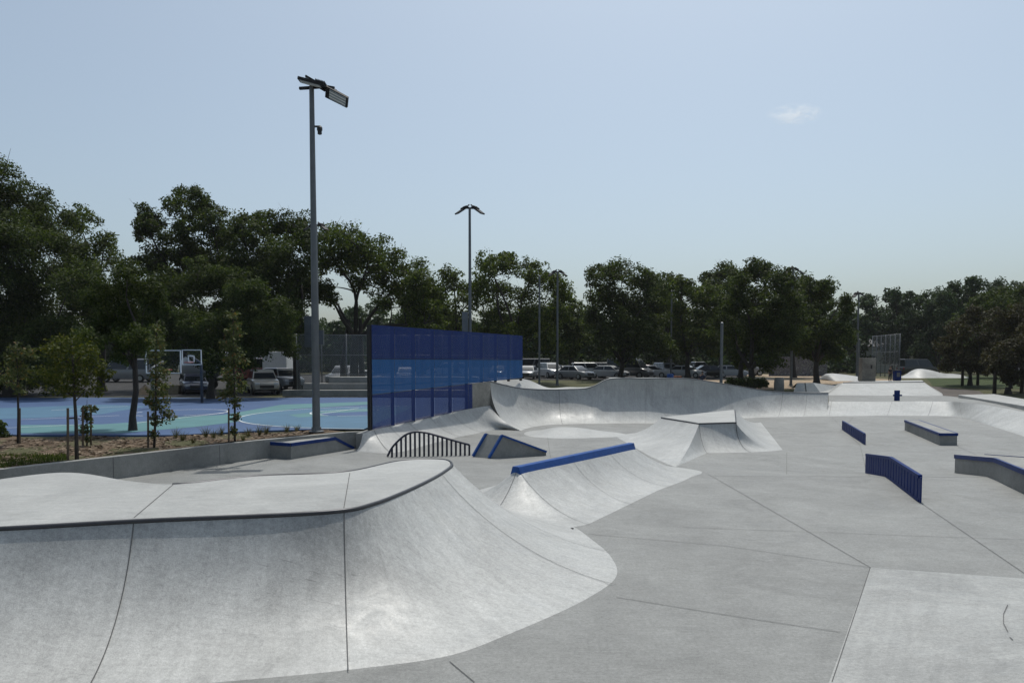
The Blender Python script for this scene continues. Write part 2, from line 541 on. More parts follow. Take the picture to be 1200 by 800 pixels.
# outline of the sunken concrete park (xy): left wall, screen, bowl back, right bank
WALL_A = W(-40, 556, 0.55); WALL_B = W(10, 549.5, 0.55); WALL_C = W(300, 516.5, 0.55); WALL_D = W(407, 506.6, 0.55)
SC0 = RY(436, 503, 25.0); SC1 = RY(612, 443, 35.5)
SC_D = Vector((SC1.x - SC0.x, SC1.y - SC0.y, 0)); SC_L = SC_D.length; SC_D.normalize()
PARK = [(-30, -8), (-13.5, 12.2), (WALL_B.x - 0.1, WALL_B.y + 0.1), (WALL_C.x - 0.1, WALL_C.y + 0.1), (WALL_D.x - .1, WALL_D.y + .1), (SC0.x - 0.1, SC0.y), (SC1.x - 0.6, SC1.y + 0.2),
        (0.6, 37.2), (4.2, 38.2), (8.6, 41.8), (12, 44.5), (18, 47.2), (29, 49.5), (31, 44), (26, 29), (22, 10), (22, -8)]


def inside(poly, x, y):
    c = False; n = len(poly)
    for i in range(n):
        x1, y1 = poly[i]; x2, y2 = poly[(i + 1) % n]
        if (y1 > y) != (y2 > y) and x < (x2 - x1) * (y - y1) / (y2 - y1) + x1: c = not c
    return c


def edge_dist(poly, x, y):
    best = 1e9
    for i in range(len(poly)):
        a = Vector(poly[i]); b = Vector(poly[(i + 1) % len(poly)]); p = Vector((x, y))
        t = max(0, min(1, (p - a).dot(b - a) / (b - a).length_squared))
        best = min(best, (a + (b - a) * t - p).length)
    return best


def gsurf(x, y):
    if inside(PARK, x, y): return -1.2
    return gz(x, y) if y < 400 else 1.06


gxs = [-3000, -800, -300, -150, -80] + lin(-60, 60, 0.5) + [80, 150, 300, 800, 3000]
gys = [-1500, -200, -40] + lin(-20, 60, 0.5) + lin(62, 130, 4)[0:] + [200, 500, 3000]
grid('ground', gxs, gys, gsurf, M['ground'])

fxs = lin(-30, 36, 0.5); fys = lin(-9, 18.6, 0.4) + lin(18.6, 21.2, 0.26)[1:] + lin(21.2, 52, 0.7)[1:]
FLOORP = [(-32, -9), (-14, 12), (WALL_B.x, WALL_B.y + .15), (WALL_C.x, WALL_C.y + .15), (WALL_D.x, WALL_D.y + .15), (SC0.x, SC0.y + .2), (SC1.x - .3, SC1.y + .6), (0.7, 37.0), (4.3, 38.2), (8.6, 41.6), (12, 44.2), (18, 46.5), (27.5, 47.0), (26.3, 38), (24, 27), (22, 10), (22, -9)]
floor = grid('skatepark_floor', fxs, fys, fz, M['floor'], keep=lambda x, y: inside(FLOORP, x, y), sharp_y=(18.6, 21.2))


def sheet(name, poly, dz, mat, kind='structure', zf=gz, step=1.0):
    """flat sheet following the ground, cut to a polygon by clipping a grid"""
    bm = bmesh.new()
    vs_ = [bm.verts.new((p[0], p[1], 0)) for p in poly]
    bm.faces.new(vs_)
    xs = [p[0] for p in poly]; ys = [p[1] for p in poly]
    for a, lo, hi, no in ((0, min(xs), max(xs), (1, 0, 0)), (1, min(ys), max(ys), (0, 1, 0))):
        t = lo + step
        while t < hi:
            co = (t, 0, 0) if a == 0 else (0, t, 0)
            bmesh.ops.bisect_plane(bm, geom=bm.verts[:] + bm.edges[:] + bm.faces[:], plane_co=co, plane_no=no)
            t += step
    for v in bm.verts: v.co.z = zf(v.co.x, v.co.y) + dz
    bmesh.ops.recalc_face_normals(bm, faces=bm.faces[:])
    for f in bm.faces:
        if f.normal.z < 0: f.normal_flip()
    me = bpy.data.meshes.new(name); bm.to_mesh(me); bm.free()
    me.materials.append(mat)
    me.polygons.foreach_set('use_smooth', [True] * len(me.polygons))
    o = bpy.data.objects.new(name, me); C.objects.link(o)
    if kind: tag(o, kind=kind)
    return o


# ------------------------------------------------------------------ lofted ramps
def catmull(P, k):
    """centripetal Catmull-Rom through the points, k steps per span"""
    out = []; n = len(P)
    T = [0.0]
    for i in range(n - 1): T.append(T[-1] + max(1e-3, (P[i + 1] - P[i]).length) ** 0.5)
    def tan(i):
        if i == 0: return (P[1] - P[0]) / (T[1] - T[0])
        if i == n - 1: return (P[-1] - P[-2]) / (T[-1] - T[-2])
        d0 = (P[i] - P[i - 1]) / (T[i] - T[i - 1]); d1 = (P[i + 1] - P[i]) / (T[i + 1] - T[i])
        w0, w1 = T[i] - T[i - 1], T[i + 1] - T[i]
        return (d0 * w1 + d1 * w0) / (w0 + w1)
    for i in range(n - 1):
        h = T[i + 1] - T[i]; m0, m1 = tan(i) * h, tan(i + 1) * h
        for j in range(k):
            t = j / k
            out.append(P[i] * (2 * t ** 3 - 3 * t * t + 1) + m0 * (t ** 3 - 2 * t * t + t) + P[i + 1] * (3 * t * t - 2 * t ** 3) + m1 * (t ** 3 - t * t))
    out.append(P[-1].copy())
    return out


def interp(P, k, smooth):
    if smooth: return catmull(P, k)
    out = []
    for i in range(len(P) - 1):
        for j in range(k): out.append(P[i].lerp(P[i + 1], j / k))
    return out + [P[-1]]


class Ramp:
    """a curved concrete transition lofted from a toe line up to a rim line"""
    def __init__(s, rim, toe, k=8, n=14, smooth=True, rmax=None, straight=0.0):
        rim = [Vector(p) for p in rim]; toe = [Vector(p) for p in toe]
        s.k = k
        s.rim = interp(rim, k, smooth); s.toe = interp(toe, k, smooth)
        s.cols = []
        for a, b in zip(s.rim, s.toe):
            d = Vector((a.x - b.x, a.y - b.y, 0)); Lh = max(d.length, 1e-4); h = max(a.z - b.z, 1e-3); u = d / Lh
            col = []
            if rmax is None or h <= Lh or True:
                if h > Lh:      # quarter circle, then vertical
                    Rr = Lh
                    arc = math.pi / 2 * Rr; tot = arc + (h - Rr)
                    for j in range(n + 1):
                        q = tot * j / n
                        if q < arc:
                            th = q / Rr; col.append(b + u * (Rr * math.sin(th)) + Vector((0, 0, Rr * (1 - math.cos(th)))))
                        else: col.append(b + u * Rr + Vector((0, 0, Rr + q - arc)))
                else:
                    Rr = (Lh * Lh + h * h) / (2 * h); th1 = math.asin(min(1, Lh / Rr))
                    for j in range(n + 1):
                        th = th1 * j / n
                        p = b + u * (Rr * math.sin(th)) + Vector((0, 0, Rr * (1 - math.cos(th))))
                        q = b.lerp(a, j / n)
                        col.append(p.lerp(q, straight))
            s.cols.append(col)
        s.n = n

    def mesh(s, lift=0.006):
        mb = MB(); mb.uv = []
        u = 0
        for i, col in enumerate(s.cols):
            if i: u += (s.cols[i][s.n // 2] - s.cols[i - 1][s.n // 2]).length
            v = 0
            for j, p in enumerate(col):
                if j: v += (col[j] - col[j - 1]).length
                mb.v.append((p.x, p.y, p.z + lift * (1 - j / s.n) - (0.03 if j == 0 else 0))); mb.uv.append((u, v))
        n1 = s.n + 1
        for i in range(len(s.cols) - 1):
            for j in range(s.n):
                mb.f.append((i * n1 + j, i * n1 + j + 1, (i + 1) * n1 + j + 1, (i + 1) * n1 + j)); mb.mi.append(0)
        # orient upwards
        fl = 0
        for f in mb.f[:: max(1, len(mb.f) // 60)]:
            a, b, c = (Vector(mb.v[f[q]]) for q in (0, 1, 2)); nn = (b - a).cross(c - a); fl += 1 if nn.z < 0 else -1
        if fl > 0: mb.f = [f[::-1] for f in mb.f]
        return mb

    def at(s, c):
        """column at control index c (float)"""
        x = c * s.k; i = int(min(max(x, 0), len(s.cols) - 1.001)); t = x - i
        return [a.lerp(b, t) for a, b in zip(s.cols[i], s.cols[i + 1])]

    def seam(s, c, w=0.012, c2=None, extra=None):
        A = s.at(c); B = s.at(c if c2 is None else c2)
        pts = [A[j].lerp(B[j], j / s.n) for j in range(s.n + 1)]
        side = (s.at(min(c + 0.1, (len(s.cols) - 1) / s.k))[s.n // 2] - s.at(max(c - 0.1, 0))[s.n // 2]); side.z = 0; side.normalize()
        vs_ = []
        for j, p in enumerate(pts):
            t = (pts[min(j + 1, s.n)] - pts[max(j - 1, 0)]).normalized()
            nn = side.cross(t)
            if nn.z < 0 or (abs(nn.z) < 1e-3 and nn.y > 0): nn = -nn
            off = nn * 0.010 + Vector((0, 0, 0.006 * (1 - j / s.n)))
            vs_ += [p - side * w / 2 + off, p + side * w / 2 + off]
        return vs_, [(2 * j, 2 * j + 1, 2 * j + 3, 2 * j + 2) for j in range(s.n)]


def seams(parent, ramp_, cs, w=0.012):
    for c in cs:
        mb = MB(); v, f = ramp_.seam(c, w * .7); mb.add(v, f)
        world_child(mb, 'joint_line', M['seam'], parent)


def line_strip(mb, pts, w, zf, dz=0.008):
    pts = [Vector((p[0], p[1], 0)) for p in pts]
    out = []
    for a, b in zip(pts[:-1], pts[1:]):
        n = max(1, int((b - a).length / 0.5))
        for i in range(n): out.append(a.lerp(b, i / n))
    out.append(pts[-1])
    vs_ = []
    for i, p in enumerate(out):
        d = (out[min(i + 1, len(out) - 1)] - out[max(i - 1, 0)]).normalized(); s = Vector((d.y, -d.x, 0))
        for q in (p - s * w / 2, p + s * w / 2): vs_.append((q.x, q.y, zf(q.x, q.y) + dz))
    mb.add(vs_, [(2 * i, 2 * i + 1, 2 * i + 3, 2 * i + 2) for i in range(len(out) - 1)])


def polyface(mb, pts):
    mb.add(pts, [tuple(range(len(pts)))])


# floor joints
for seg in ([(830, 556), (1020, 665), (975, 800)], [(1080, 590), (1200, 672), (1330, 760)], [(690, 626), (850, 640), (1020, 665)],
            [(722, 700), (860, 722), (985, 741)], [(527, 776), (556, 800)],
            [(922, 556), (922, 530)], [(800, 618), (1240, 634)],
            [(1020, 558), (1008, 522), (975, 489)], [(1000, 489), (985, 505)],
            [(1120, 522), (1250, 566)], [(150, 566), (300, 560), (400, 551)], [(640, 500), (645, 536)]):
    jm = MB(); line_strip(jm, [G(*p) for p in seg], 0.009, fz); jm.build('joint_line', M['seam'], floor)
jm = MB(); line_strip(jm, [G(836, 558.0), G(1240, 559.0)], 0.02, fz, 0.006); jm.build('joint_line', M['seam'], floor)

# ---- foreground quarter pipe with its rounded end
QH = 1.2
rim_px = [(0, 618), (157, 609.3), (403, 597), (437, 589.3), (470, 577), (505, 561), (522, 551), (529.5, 544), (522, 538.5), (505, 537.5), (470, 539.5), (400, 553), (300, 557.5), (202, 567), (157, 564), (70, 553.5)]
rimF = [Vector((-10.5, 6.3, QH))] + [W(x, y, QH) for x, y in rim_px] + [W(-70, 571, QH)]
toe_px = [None, (97, 818), (408, 788), (530, 771), (600, 746), (697, 702), (730, 676), (722, 652), (699, 632), (676, 616), None]
toeF = [Vector((-10.0, 4.45, 0)), Vector((-4.9, 5.85, 0))] + [G(*p) for p in toe_px[1:-1]] + [Vector((0.1, 15.2, 0))] + \
       [Vector((-2.2, 15.2, 0)), Vector((-4.2, 12.9, 0)), Vector((-5.3, 12.3, 0)), Vector((-5.9, 12.4, 0)), Vector((-7.2, 13.4, 0)), Vector((-9.6, 12.8, 0))]
assert len(rimF) == len(toeF), (len(rimF), len(toeF))
qp = empty('quarter_pipe', (-3, 9, 0), 'big pale concrete quarter pipe in front with a rounded tongue shaped deck', 'quarter pipe')
R1 = Ramp(rimF, toeF, 8, 20, straight=0.14)
world_child(R1.mesh(), 'transition', M['ramp'], qp, smooth=True)
dk = MB(); dpts = [p + Vector((0, 0, 0.0)) for p in R1.rim] + [Vector((-11.5, 9.6, QH)), Vector((-11.5, 6.2, QH))]
polyface(dk, dpts)
dko = world_child(dk, 'deck', M['deck'], qp)
bm = bmesh.new(); bm.from_mesh(dko.data); bmesh.ops.triangulate(bm, faces=bm.faces[:])
for f in bm.faces:
    if f.normal.z < 0: f.normal_flip()
bm.to_mesh(dko.data); bm.free()
cp = MB(); cp.tube([p + Vector((0, 0, -0.012)) for p in R1.rim[2:-24]], 0.027, 8)
world_child(cp, 'coping', M['steel'], qp, smooth=True)
seams(qp, R1, [2, 3, 6.6, 8.2], 0.014)

js = MB(); line_strip(js, [W(157, 606.5, QH), W(203, 567.5, QH)], 0.010, lambda x, y: QH, 0.005)
world_child(js, 'joint_line', M['seam'], qp)
js = MB(); line_strip(js, [W(403, 595, QH), W(410, 554, QH)], 0.010, lambda x, y: QH, 0.005)
world_child(js, 'joint_line', M['seam'], qp)

# ---- blue coped hip in the middle
hip = empty('hip_ramp', (1.6, 17, 0), 'pale concrete hip ramp in the middle topped by a thick blue steel coping', 'skate ramp')
HZ = 0.70
hA = W(606, 549, HZ + 0.07); hB = W(739, 521, HZ + 0.07); hA.z = hB.z = HZ
hd = (hB - hA).normalized(); hn_ = Vector((hd.y, -hd.x, 0))
o7 = hn_ * 0.09
def FZ(x, y): return Vector((x, y, fz(x, y)))
rimH = [hB - o7, hA.lerp(hB, .5) - o7, hA - o7]
toeH = [FZ(1.6, 20.6), FZ(.1, 18.3)]
q_ = hA - hn_ * 1.8 ; toeH.append(FZ(q_.x, q_.y))
for k in range(1, 8):
    th = math.pi * (1 - k / 8)
    rimH.append(hA + hn_ * (.09 * math.cos(th)) - hd * (.06 * math.sin(th)))
    rr_ = 1.8 + .35 * sstep(3, 7, k)
    q_ = hA + hn_ * (rr_ * math.cos(th)) - hd * (rr_ * math.sin(th)); toeH.append(FZ(q_.x, q_.y))
rimH += [hA + o7, hA.lerp(hB, .33) + o7, hA.lerp(hB, .66) + o7, hB + o7, hB + o7 + hd * .03, hB + hd * .04, hB - o7]
toeH += [G(713, 606), G(735, 595), G(773, 576), G(828, 553), FZ(4.7, 20.6), FZ(3.6, 21.2), FZ(1.6, 20.6)]
R2 = Ramp(rimH, toeH, 7, 14)
world_child(R2.mesh(), 'transition', M['ramp'], hip, smooth=True)
seams(hip, R2, [6.6, 9.2, 11.2, 12.2], 0.012)
cpm = MB()
prof = [(-.13, -.06), (.13, -.06), (.075, .12), (-.075, .12)]
a0 = hA - hd * .06; b0 = hB + hd * .05
cpm.add([a0 + hn_ * x + Vector((0, 0, z)) for x, z in prof] + [b0 + hn_ * x + Vector((0, 0, z)) for x, z in prof],
        [(3, 2, 1, 0), (4, 5, 6, 7), (0, 1, 5, 4), (1, 2, 6, 5), (2, 3, 7, 6), (3, 0, 4, 7)])
world_child(cpm, 'coping', M['blue'], hip, bevel=0.012)

# ---- pyramid / funbox
pyr = empty('pyramid_ramp', (8, 29, 0), 'concrete pyramid ramp with a flat slab top beside the bowl', 'skate ramp')
PZ = 0.70
pA, pB, pC, pD = W(775, 489.5, PZ), W(819, 496.8, PZ), W(862.5, 495.5, PZ), W(861, 480.6, PZ)
rimP = [pA, pA, pA, pB, pB, pB, pC, pC, pC, pD, pD, pD, pA]
rimP = [Vector(p) for p in rimP]
toeP = [FZ(pA.x - .9, pA.y + 1.7), FZ(pA.x - 1.6, pA.y + .6), FZ(pA.x - 1.9, pA.y - .5), G(757, 534), G(790, 548), G(829, 531), G(880, 530), G(900, 529), G(921, 527), G(893, 494), FZ(pD.x + 1.6, pD.y + 1.5), FZ(pD.x + .2, pD.y + 2), FZ(pA.x - .9, pA.y + 1.7)]
R3 = Ramp(rimP, toeP, 6, 12, smooth=False)
world_child(R3.mesh(), 'transition', M['ramp'], pyr, smooth=True, angle=40)
tp = MB(); tp.prism([(p.x, p.y) for p in (pA, pB, pC, pD)], PZ - 0.05, PZ + 0.03)
world_child(tp, 'top_slab', M['deck'], pyr)
cpp = MB(); cpp.tube([pA + Vector((0, 0, .012)), pB + Vector((0, 0, .012)), pC + Vector((0, 0, .012)), pD + Vector((0, 0, .012))], 0.028, 6)
world_child(cpp, 'coping', M['steel'], pyr)
seams(pyr, R3, [5.0, 6.0], 0.03)

# ---- bank below the screen
bank = empty('screen_bank', (-3, 27, 0), 'curved pale concrete bank running below the blue screen', 'skate bank')
rimB = [RY(425, 508, 24.4), RY(438, 503.8, 25.0), RY(470, 496, 26.6), RY(512, 486.5, 28.7), RY(553, 478.5, 31.05), RY(574.5, 475, 32.25)]
toeB = [G(417, 529), G(458, 531), G(510, 519), G(548, 510), G(590, 503), Vector((.42, 31.0, 0))]
R4 = Ramp(rimB, toeB, 6, 12, straight=0.35)
world_child(R4.mesh(), 'transition', M['ramp'], bank, smooth=True)
seams(bank, R4, [1.0, 1.6, 2.2, 2.8, 3.4], 0.02)
# low wall carrying the screen
lw = MB()
bk = Vector((-SC_D.y, SC_D.x, 0)) * 0.28
for a, b in zip(R4.rim[:-1], R4.rim[1:]):
    lw.add([a + bk * 0, b, b + bk, a + bk] + [Vector((p.x, p.y, -.6)) for p in (a, b, b + bk, a + bk)], [(0, 1, 2, 3), (4, 5, 1, 0), (6, 7, 3, 2)])
for a in (R4.rim[0], R4.rim[-1]):
    lw.add([a, a + bk, Vector((a.x + bk.x, a.y + bk.y, -.6)), Vector((a.x, a.y, -.6))], [(0, 1, 2, 3)])
world_child(lw, 'kerb', M['wall'], bank)

# ---- bowl with its extension wall
bowl = empty('skate_bowl', (6, 38, 0), 'deep concrete bowl with a tall shaded extension wall at the back', 'skate bowl')
rimW = [RY(575, 447.3, 32.3), RY(590, 451, 33.9), RY(610, 455, 35.1), RY(640, 456.6, 36.0), RY(665, 456.2, 36.3), RY(687, 455, 36.55), RY(697, 452, 36.65), RY(705, 447.6, 36.85), RY(713, 444.4, 37.05),
        RY(757, 443.6, 38.7), RY(801, 443.6, 40.7), RY(828, 446.5, 42.0), RY(860, 451.8, 43.5), RY(900, 458.3, 44.9), RY(935, 460.2, 45.5), RY(971, 460.8, 46.0)]
toeW = [Vector((.40, 30.95, .0)), Vector((.70, 32.2, 0.0)), Vector((1.15, 33.2, 0)), G(647, 497.5), G(668, 497), G(688, 496.5), G(697, 496.5), G(706, 496.3), G(714, 496.2), G(757, 496), G(797, 494.8), G(822, 493), G(853, 491), G(893, 489), G(930, 488.2), G(968, 487.6)]
R5 = Ramp(rimW, toeW, 7, 22)
world_child(R5.mesh(), 'transition', M['ramp'], bowl, smooth=True)
sw_ = MB(); c0_ = R5.cols[0]        # end of the bowl shell and the upright wall beside it
for p, q in zip(c0_[:-1], c0_[1:]): sw_.add([p, q, Vector((q.x, q.y, -.5)), Vector((p.x, p.y, -.5))], [(0, 1, 2, 3)])
wa_, wb_ = RY(551.5, 449.5, 31.06), RY(575, 447.3, 32.3)
sw_.add([wa_, wb_, Vector((wb_.x, wb_.y, -.5)), Vector((wa_.x, wa_.y, -.5))], [(0, 1, 2, 3)])
sw_.add([wa_ + bk, wb_ + bk, wb_, wa_], [(0, 1, 2, 3)]); sw_.add([wa_, wa_ + bk, Vector((wa_.x + bk.x, wa_.y + bk.y, -.5)), Vector((wa_.x, wa_.y, -.5))], [(0, 1, 2, 3)])
world_child(sw_, 'side_wall', M['oldwall'], bowl)
seams(bowl, R5, [3.6, 9.0, 13.5, 14.3], 0.02)
# deck behind the rim: rises to the screen end, otherwise level
offs = [(-0.3, 0.5, .08), (0.1, 1.1, 0.30), (0.30, 1.3, 0.40), (0.25, 2.2, 0.02), (0.2, 2.8, 0.02), (.2, 2.0, .0), (.2, 1.4, 0), (.3, 1.1, 0), (.1, 1.0, 0.02), (-.8, 1.2, 0.02), (-.4, 1.0, .02), (-.3, 1.0, .02), (-.3, 1.0, .02), (-.3, .9, .02), (-.2, .9, .02), (-.1, .9, .02)]
outW = [p + Vector(o_) for p, o_ in zip(rimW, offs)]
oc = interp(outW, 7, True); dm = MB(); dk_ = MB()
for a, b, c, d in zip(R5.rim[:-1], R5.rim[1:], oc[1:], oc[:-1]):
    dm.add([a, d, c, b], [(3, 2, 1, 0)])
    dk_.add([d, c, Vector((c.x, c.y, c.z - 1.6)), Vector((d.x, d.y, d.z - 1.6))], [(0, 1, 2, 3)])
do_ = world_child(dm, 'deck', M['deck'], bowl, smooth=True)
bm = bmesh.new(); bm.from_mesh(do_.data); bmesh.ops.remove_doubles(bm, verts=bm.verts[:], dist=.002); bm.to_mesh(do_.data); bm.free()
None; world_child(dk_, 'outer_wall', M['wall'], bowl)
cpb = MB(); cpb.tube([p + Vector((0, 0, 0.01)) for p in R5.rim], 0.028, 6)
world_child(cpb, 'coping', M['galv'], bowl, smooth=True)

# low mound on the bowl floor
mo = MB(); cM = G(655, 508); mo.uv = None
nu, nv = 40, 10
for j in range(nv + 1):
    r = j / nv
    for i in range(nu):
        a = 2 * math.pi * i / nu
        x = cM.x + 0.2 + 2.2 * r * math.cos(a) + 0.5 * r * math.cos(a) ** 2; y = cM.y + 1.9 * r * math.sin(a)
        mo.v.append((x, y, fz(x, y) + 0.26 * (0.5 + 0.5 * math.cos(math.pi * r)) ** 1.0 - (0.01 if j == nv else -.004)))
for j in range(nv):
    for i in range(nu):
        i2 = (i + 1) % nu
        mo.f.append((j * nu + i, (j + 1) * nu + i, (j + 1) * nu + i2, j * nu + i2)); mo.mi.append(0)
tag(mo.build('mound', M['ramp'], smooth=True), 'low rounded pale concrete bump on the bowl floor', 'skate bump')

# ---- banks on the far and right side
rb = empty('corner_bank', (22, 42, 0), 'wide pale concrete bank turning the right hand corner of the park', 'skate bank')
rimR = [RY(971, 470.2, 46.4), RY(1040, 470.5, 46.5), RY(1085, 470, 46.7), RY(1110, 470.5, 46.0), RY(1124, 471, 44.0), RY(1160, 475.2, 40.5), RY(1200, 482.5, 36.5), RY(1290, 500, 29.5), RY(1420, 525, 24)]
toeR = [G(968, 487.6), G(1035, 487), G(1078, 487), G(1108, 487.5), G(1128, 490), G(1160, 498.5), G(1200, 511.5), G(1290, 541), G(1420, 585)]
R6 = Ramp(rimR, toeR, 7, 10, straight=0.55)
world_child(R6.mesh(), 'transition', M['ramp'], rb, smooth=True)
seams(rb, R6, [0.05, 1.1, 2.3, 4.0], 0.02)
fd = MB()      # level deck behind it
f0 = [RY(971, 462.5, 54), RY(1040, 463, 54), RY(1100, 463.3, 54), RY(1128, 465.5, 50.5), RY(1150, 466, 48.5), RY(1175, 470, 44), RY(1215, 477, 39), RY(1305, 492, 32), RY(1440, 512, 26)]
fo = interp(f0, 7, True)
for a, b, c, d in zip(R6.rim[:-1], R6.rim[1:], fo[1:], fo[:-1]):
    fd.add([a, d, c, b], [(3, 2, 1, 0)]); fd.add([d, c, c - Vector((0, 0, .9)), d - Vector((0, 0, .9))], [(0, 1, 2, 3)])
world_child(fd, 'deck', M['floor'], rb)

mb_ = MB()     # second bank behind: trapezoid mound with flat top
tA, tB = RY(969, 463, 53.6), RY(1105, 463.8, 53.6)
uA, uB = RY(988, 448.6, 57.3), RY(1083, 447.8, 57.3)
vA, vB = RY(1003, 446.2, 75), RY(1080, 445.4, 75)
wA, wB = RY(968, 450, 75), RY(1102, 449, 75)
for q in (wA, wB): q.z = 0.5
lo = Vector((0, 0, -.5))
mb_.add([tA, tB, uB, uA, vA, vB, wA, wB, tA + lo, tB + lo, wA + lo, wB + lo], [(0, 1, 2, 3), (3, 2, 5, 4), (1, 7, 5, 2), (6, 0, 3, 4), (8, 9, 1, 0), (9, 11, 7, 1), (10, 8, 0, 6)])
fb = empty('far_bank', (18, 56, 0.4), 'pale concrete bank with a flat top behind the small blue rail', 'skate bank')
world_child(mb_, 'transition', M['ramp'], fb)
cf = MB(); cf.tube([uA + Vector((0, 0, .02)), uB + Vector((0, 0, .02))], 0.04, 6)
world_child(cf, 'coping', M['galv'], fb)

# bright bank rising towards the camera at the lower right
nbk = MB(); nA = G(1020, 665); nB = Vector((9.5, 9.0, 0)); nC = G(966, 815)
nbk.uv = []
NI, NJ = 24, 24
e1 = nB - nA; e2 = nC - nA; e2 = e2 * 1.6
for j in range(NJ + 1):
    for i in range(NI + 1):
        p = nA + e1 * (i / NI) + e2 * (j / NJ)
        d1 = (e1.length * 0 + (e2.length * j / NJ)) * 0.9; d2 = e1.length * i / NI * 0.9
        d = min(d1, d2); d = d - 0.0
        sm = (d1 * d2) / (d1 + d2 + 1e-6) * 1.25
        z = sm * sm / (2 * 5.5) + 0.004 + 0.012 * min(1, sm * 4)
        nbk.v.append((p.x, p.y, z)); nbk.uv.append((e1.length * i / NI, e2.length * j / NJ))
for j in range(NJ):
    for i in range(NI):
        a = j * (NI + 1) + i
        nbk.f.append((a, a + NI + 1, a + NI + 2, a + 1)); nbk.mi.append(0)
M['bank'] = concrete('bank_concrete', 0.36, (0.985, 0.998, 0.965), (0.45, 0.65), streak=True, speck=0.45, blotch=0.22, bump=0.25)
nbo = nbk.build('near_bank', M['bank'], smooth=True)
tag(nbo, 'brighter smooth concrete bank rising from the floor at the lower right', 'skate bank')

def nb_z(x, y):
    q = Vector((x, y, 0)) - nA; e2n = e2.normalized(); e1n = e1.normalized(); det = e1n.x * e2n.y - e1n.y * e2n.x
    d2 = (q.x * e2n.y - q.y * e2n.x) / det * .9; d1 = (e1n.x * q.y - e1n.y * q.x) / det * .9
    d1 = max(d1, 0); d2 = max(d2, 0); sm = (d1 * d2) / (d1 + d2 + 1e-6) * 1.25
    return sm * sm / 11 + .004 + .012 * min(1, sm * 4)
for pts_ in ([(1181, 706), (1176, 718), (1176, 730), (1181, 741)], [(1183, 748), (1187, 752)]):
    ms = MB(); line_strip(ms, [W(px, py, .12) for px, py in pts_], .009, nb_z, .008); ms.build('scuff_mark', plain('rubber_mark', (.11, .11, .11), .8, 0, .5, 30), nbo)
# ------------------------------------------------------------------ walls, ledges
rw = MB()
wt = 0.24
def wallseg(mb, a, b, z0, z1a, z1b, t):
    d = Vector((b.x - a.x, b.y - a.y, 0)).normalized(); s = Vector((-d.y, d.x, 0)) * t
    mb.add([Vector((a.x, a.y, z0)), Vector((b.x, b.y, z0)), Vector((b.x, b.y, z0)) + s, Vector((a.x, a.y, z0)) + s,
            Vector((a.x, a.y, z1a)), Vector((b.x, b.y, z1b)), Vector((b.x, b.y, z1b)) + s, Vector((a.x, a.y, z1a)) + s],
           [(0, 3, 2, 1), (4, 5, 6, 7), (0, 1, 5, 4), (1, 2, 6, 5), (2, 3, 7, 6), (3, 0, 4, 7)])
WZ = 0.56
pts_w = [Vector((-14.2, 12.0, 0)), WALL_B, WALL_C, WALL_D, SC0 + Vector((-.05, -.05, 0))]
ret = empty('retaining_wall', (WALL_C.x, WALL_C.y, 0), 'long low concrete retaining wall holding the mulch bed', 'wall')
for a, b in zip(pts_w[:-1], pts_w[1:]): wallseg(rw, a, b, -.3, WZ, WZ, wt)
world_child(rw, 'wall_body', M['wall'], ret)
for px, pxb in ((129, 0), (255, 0)):
    x = px
    for k in range(200):
        t = k / 200; p = WALL_B.lerp(WALL_C, t)
        q = (p.x / p.y) * F + 600
        if q >= x: break
    jw = MB(); d = (WALL_C - WALL_B).normalized(); nrm = Vector((d.y, -d.x, 0)) * 0.003
    jw.add([p - d * .008 + nrm + Vector((0, 0, z - WZ)) for z in (0, WZ)] + [p + d * .008 + nrm + Vector((0, 0, z - WZ)) for z in (WZ, 0)], [(0, 1, 2, 3)])
    world_child(jw, 'joint_line', M['seam'], ret)

# ledge against the wall
l0, l1 = G(341, 538), G(414.5, 526); ld = (l1 - l0).normalized(); ln = Vector((-ld.y, ld.x, 0))
LH = RY(341, 519.5, l0.y).z; LL = (l1 - l0).length
led = empty('wall_ledge', (l0.x, l0.y, 0), 'concrete grind ledge with a navy edge against the low retaining wall', 'ledge')
lw_ = 0.92; tz = LH + 0.02
cut = LL - 0.95
sect = [(0, 0), (LL, 0), (cut, LH), (0, LH)]
mbl = MB()
vsn = [l0 + ld * s + Vector((0, 0, z)) for s, z in sect]; vsb = [p + ln * lw_ for p in vsn]
mbl.add(vsn + vsb, [(0, 1, 2, 3), (7, 6, 5, 4), (3, 2, 6, 7), (1, 5, 6, 2), (0, 3, 7, 4)])
world_child(mbl, 'ledge_block', M['wall'], led)
eb = MB()
up = Vector((0, 0, 1))
eb.bar(l0 - ln * .0 + up * (LH - .035), l0 + ld * cut + up * (LH - .035), .05, .10)
eb.bar(l0 + ld * cut + up * (LH - .02), l0 + ld * LL + up * .03, .05, .09)
eb.bar(l0 + ln * .02 + up * (LH - .035), l0 + ln * lw_ + up * (LH - .035), .05, .10)
world_child(eb, 'steel_edge', M['navy_edge'], led)

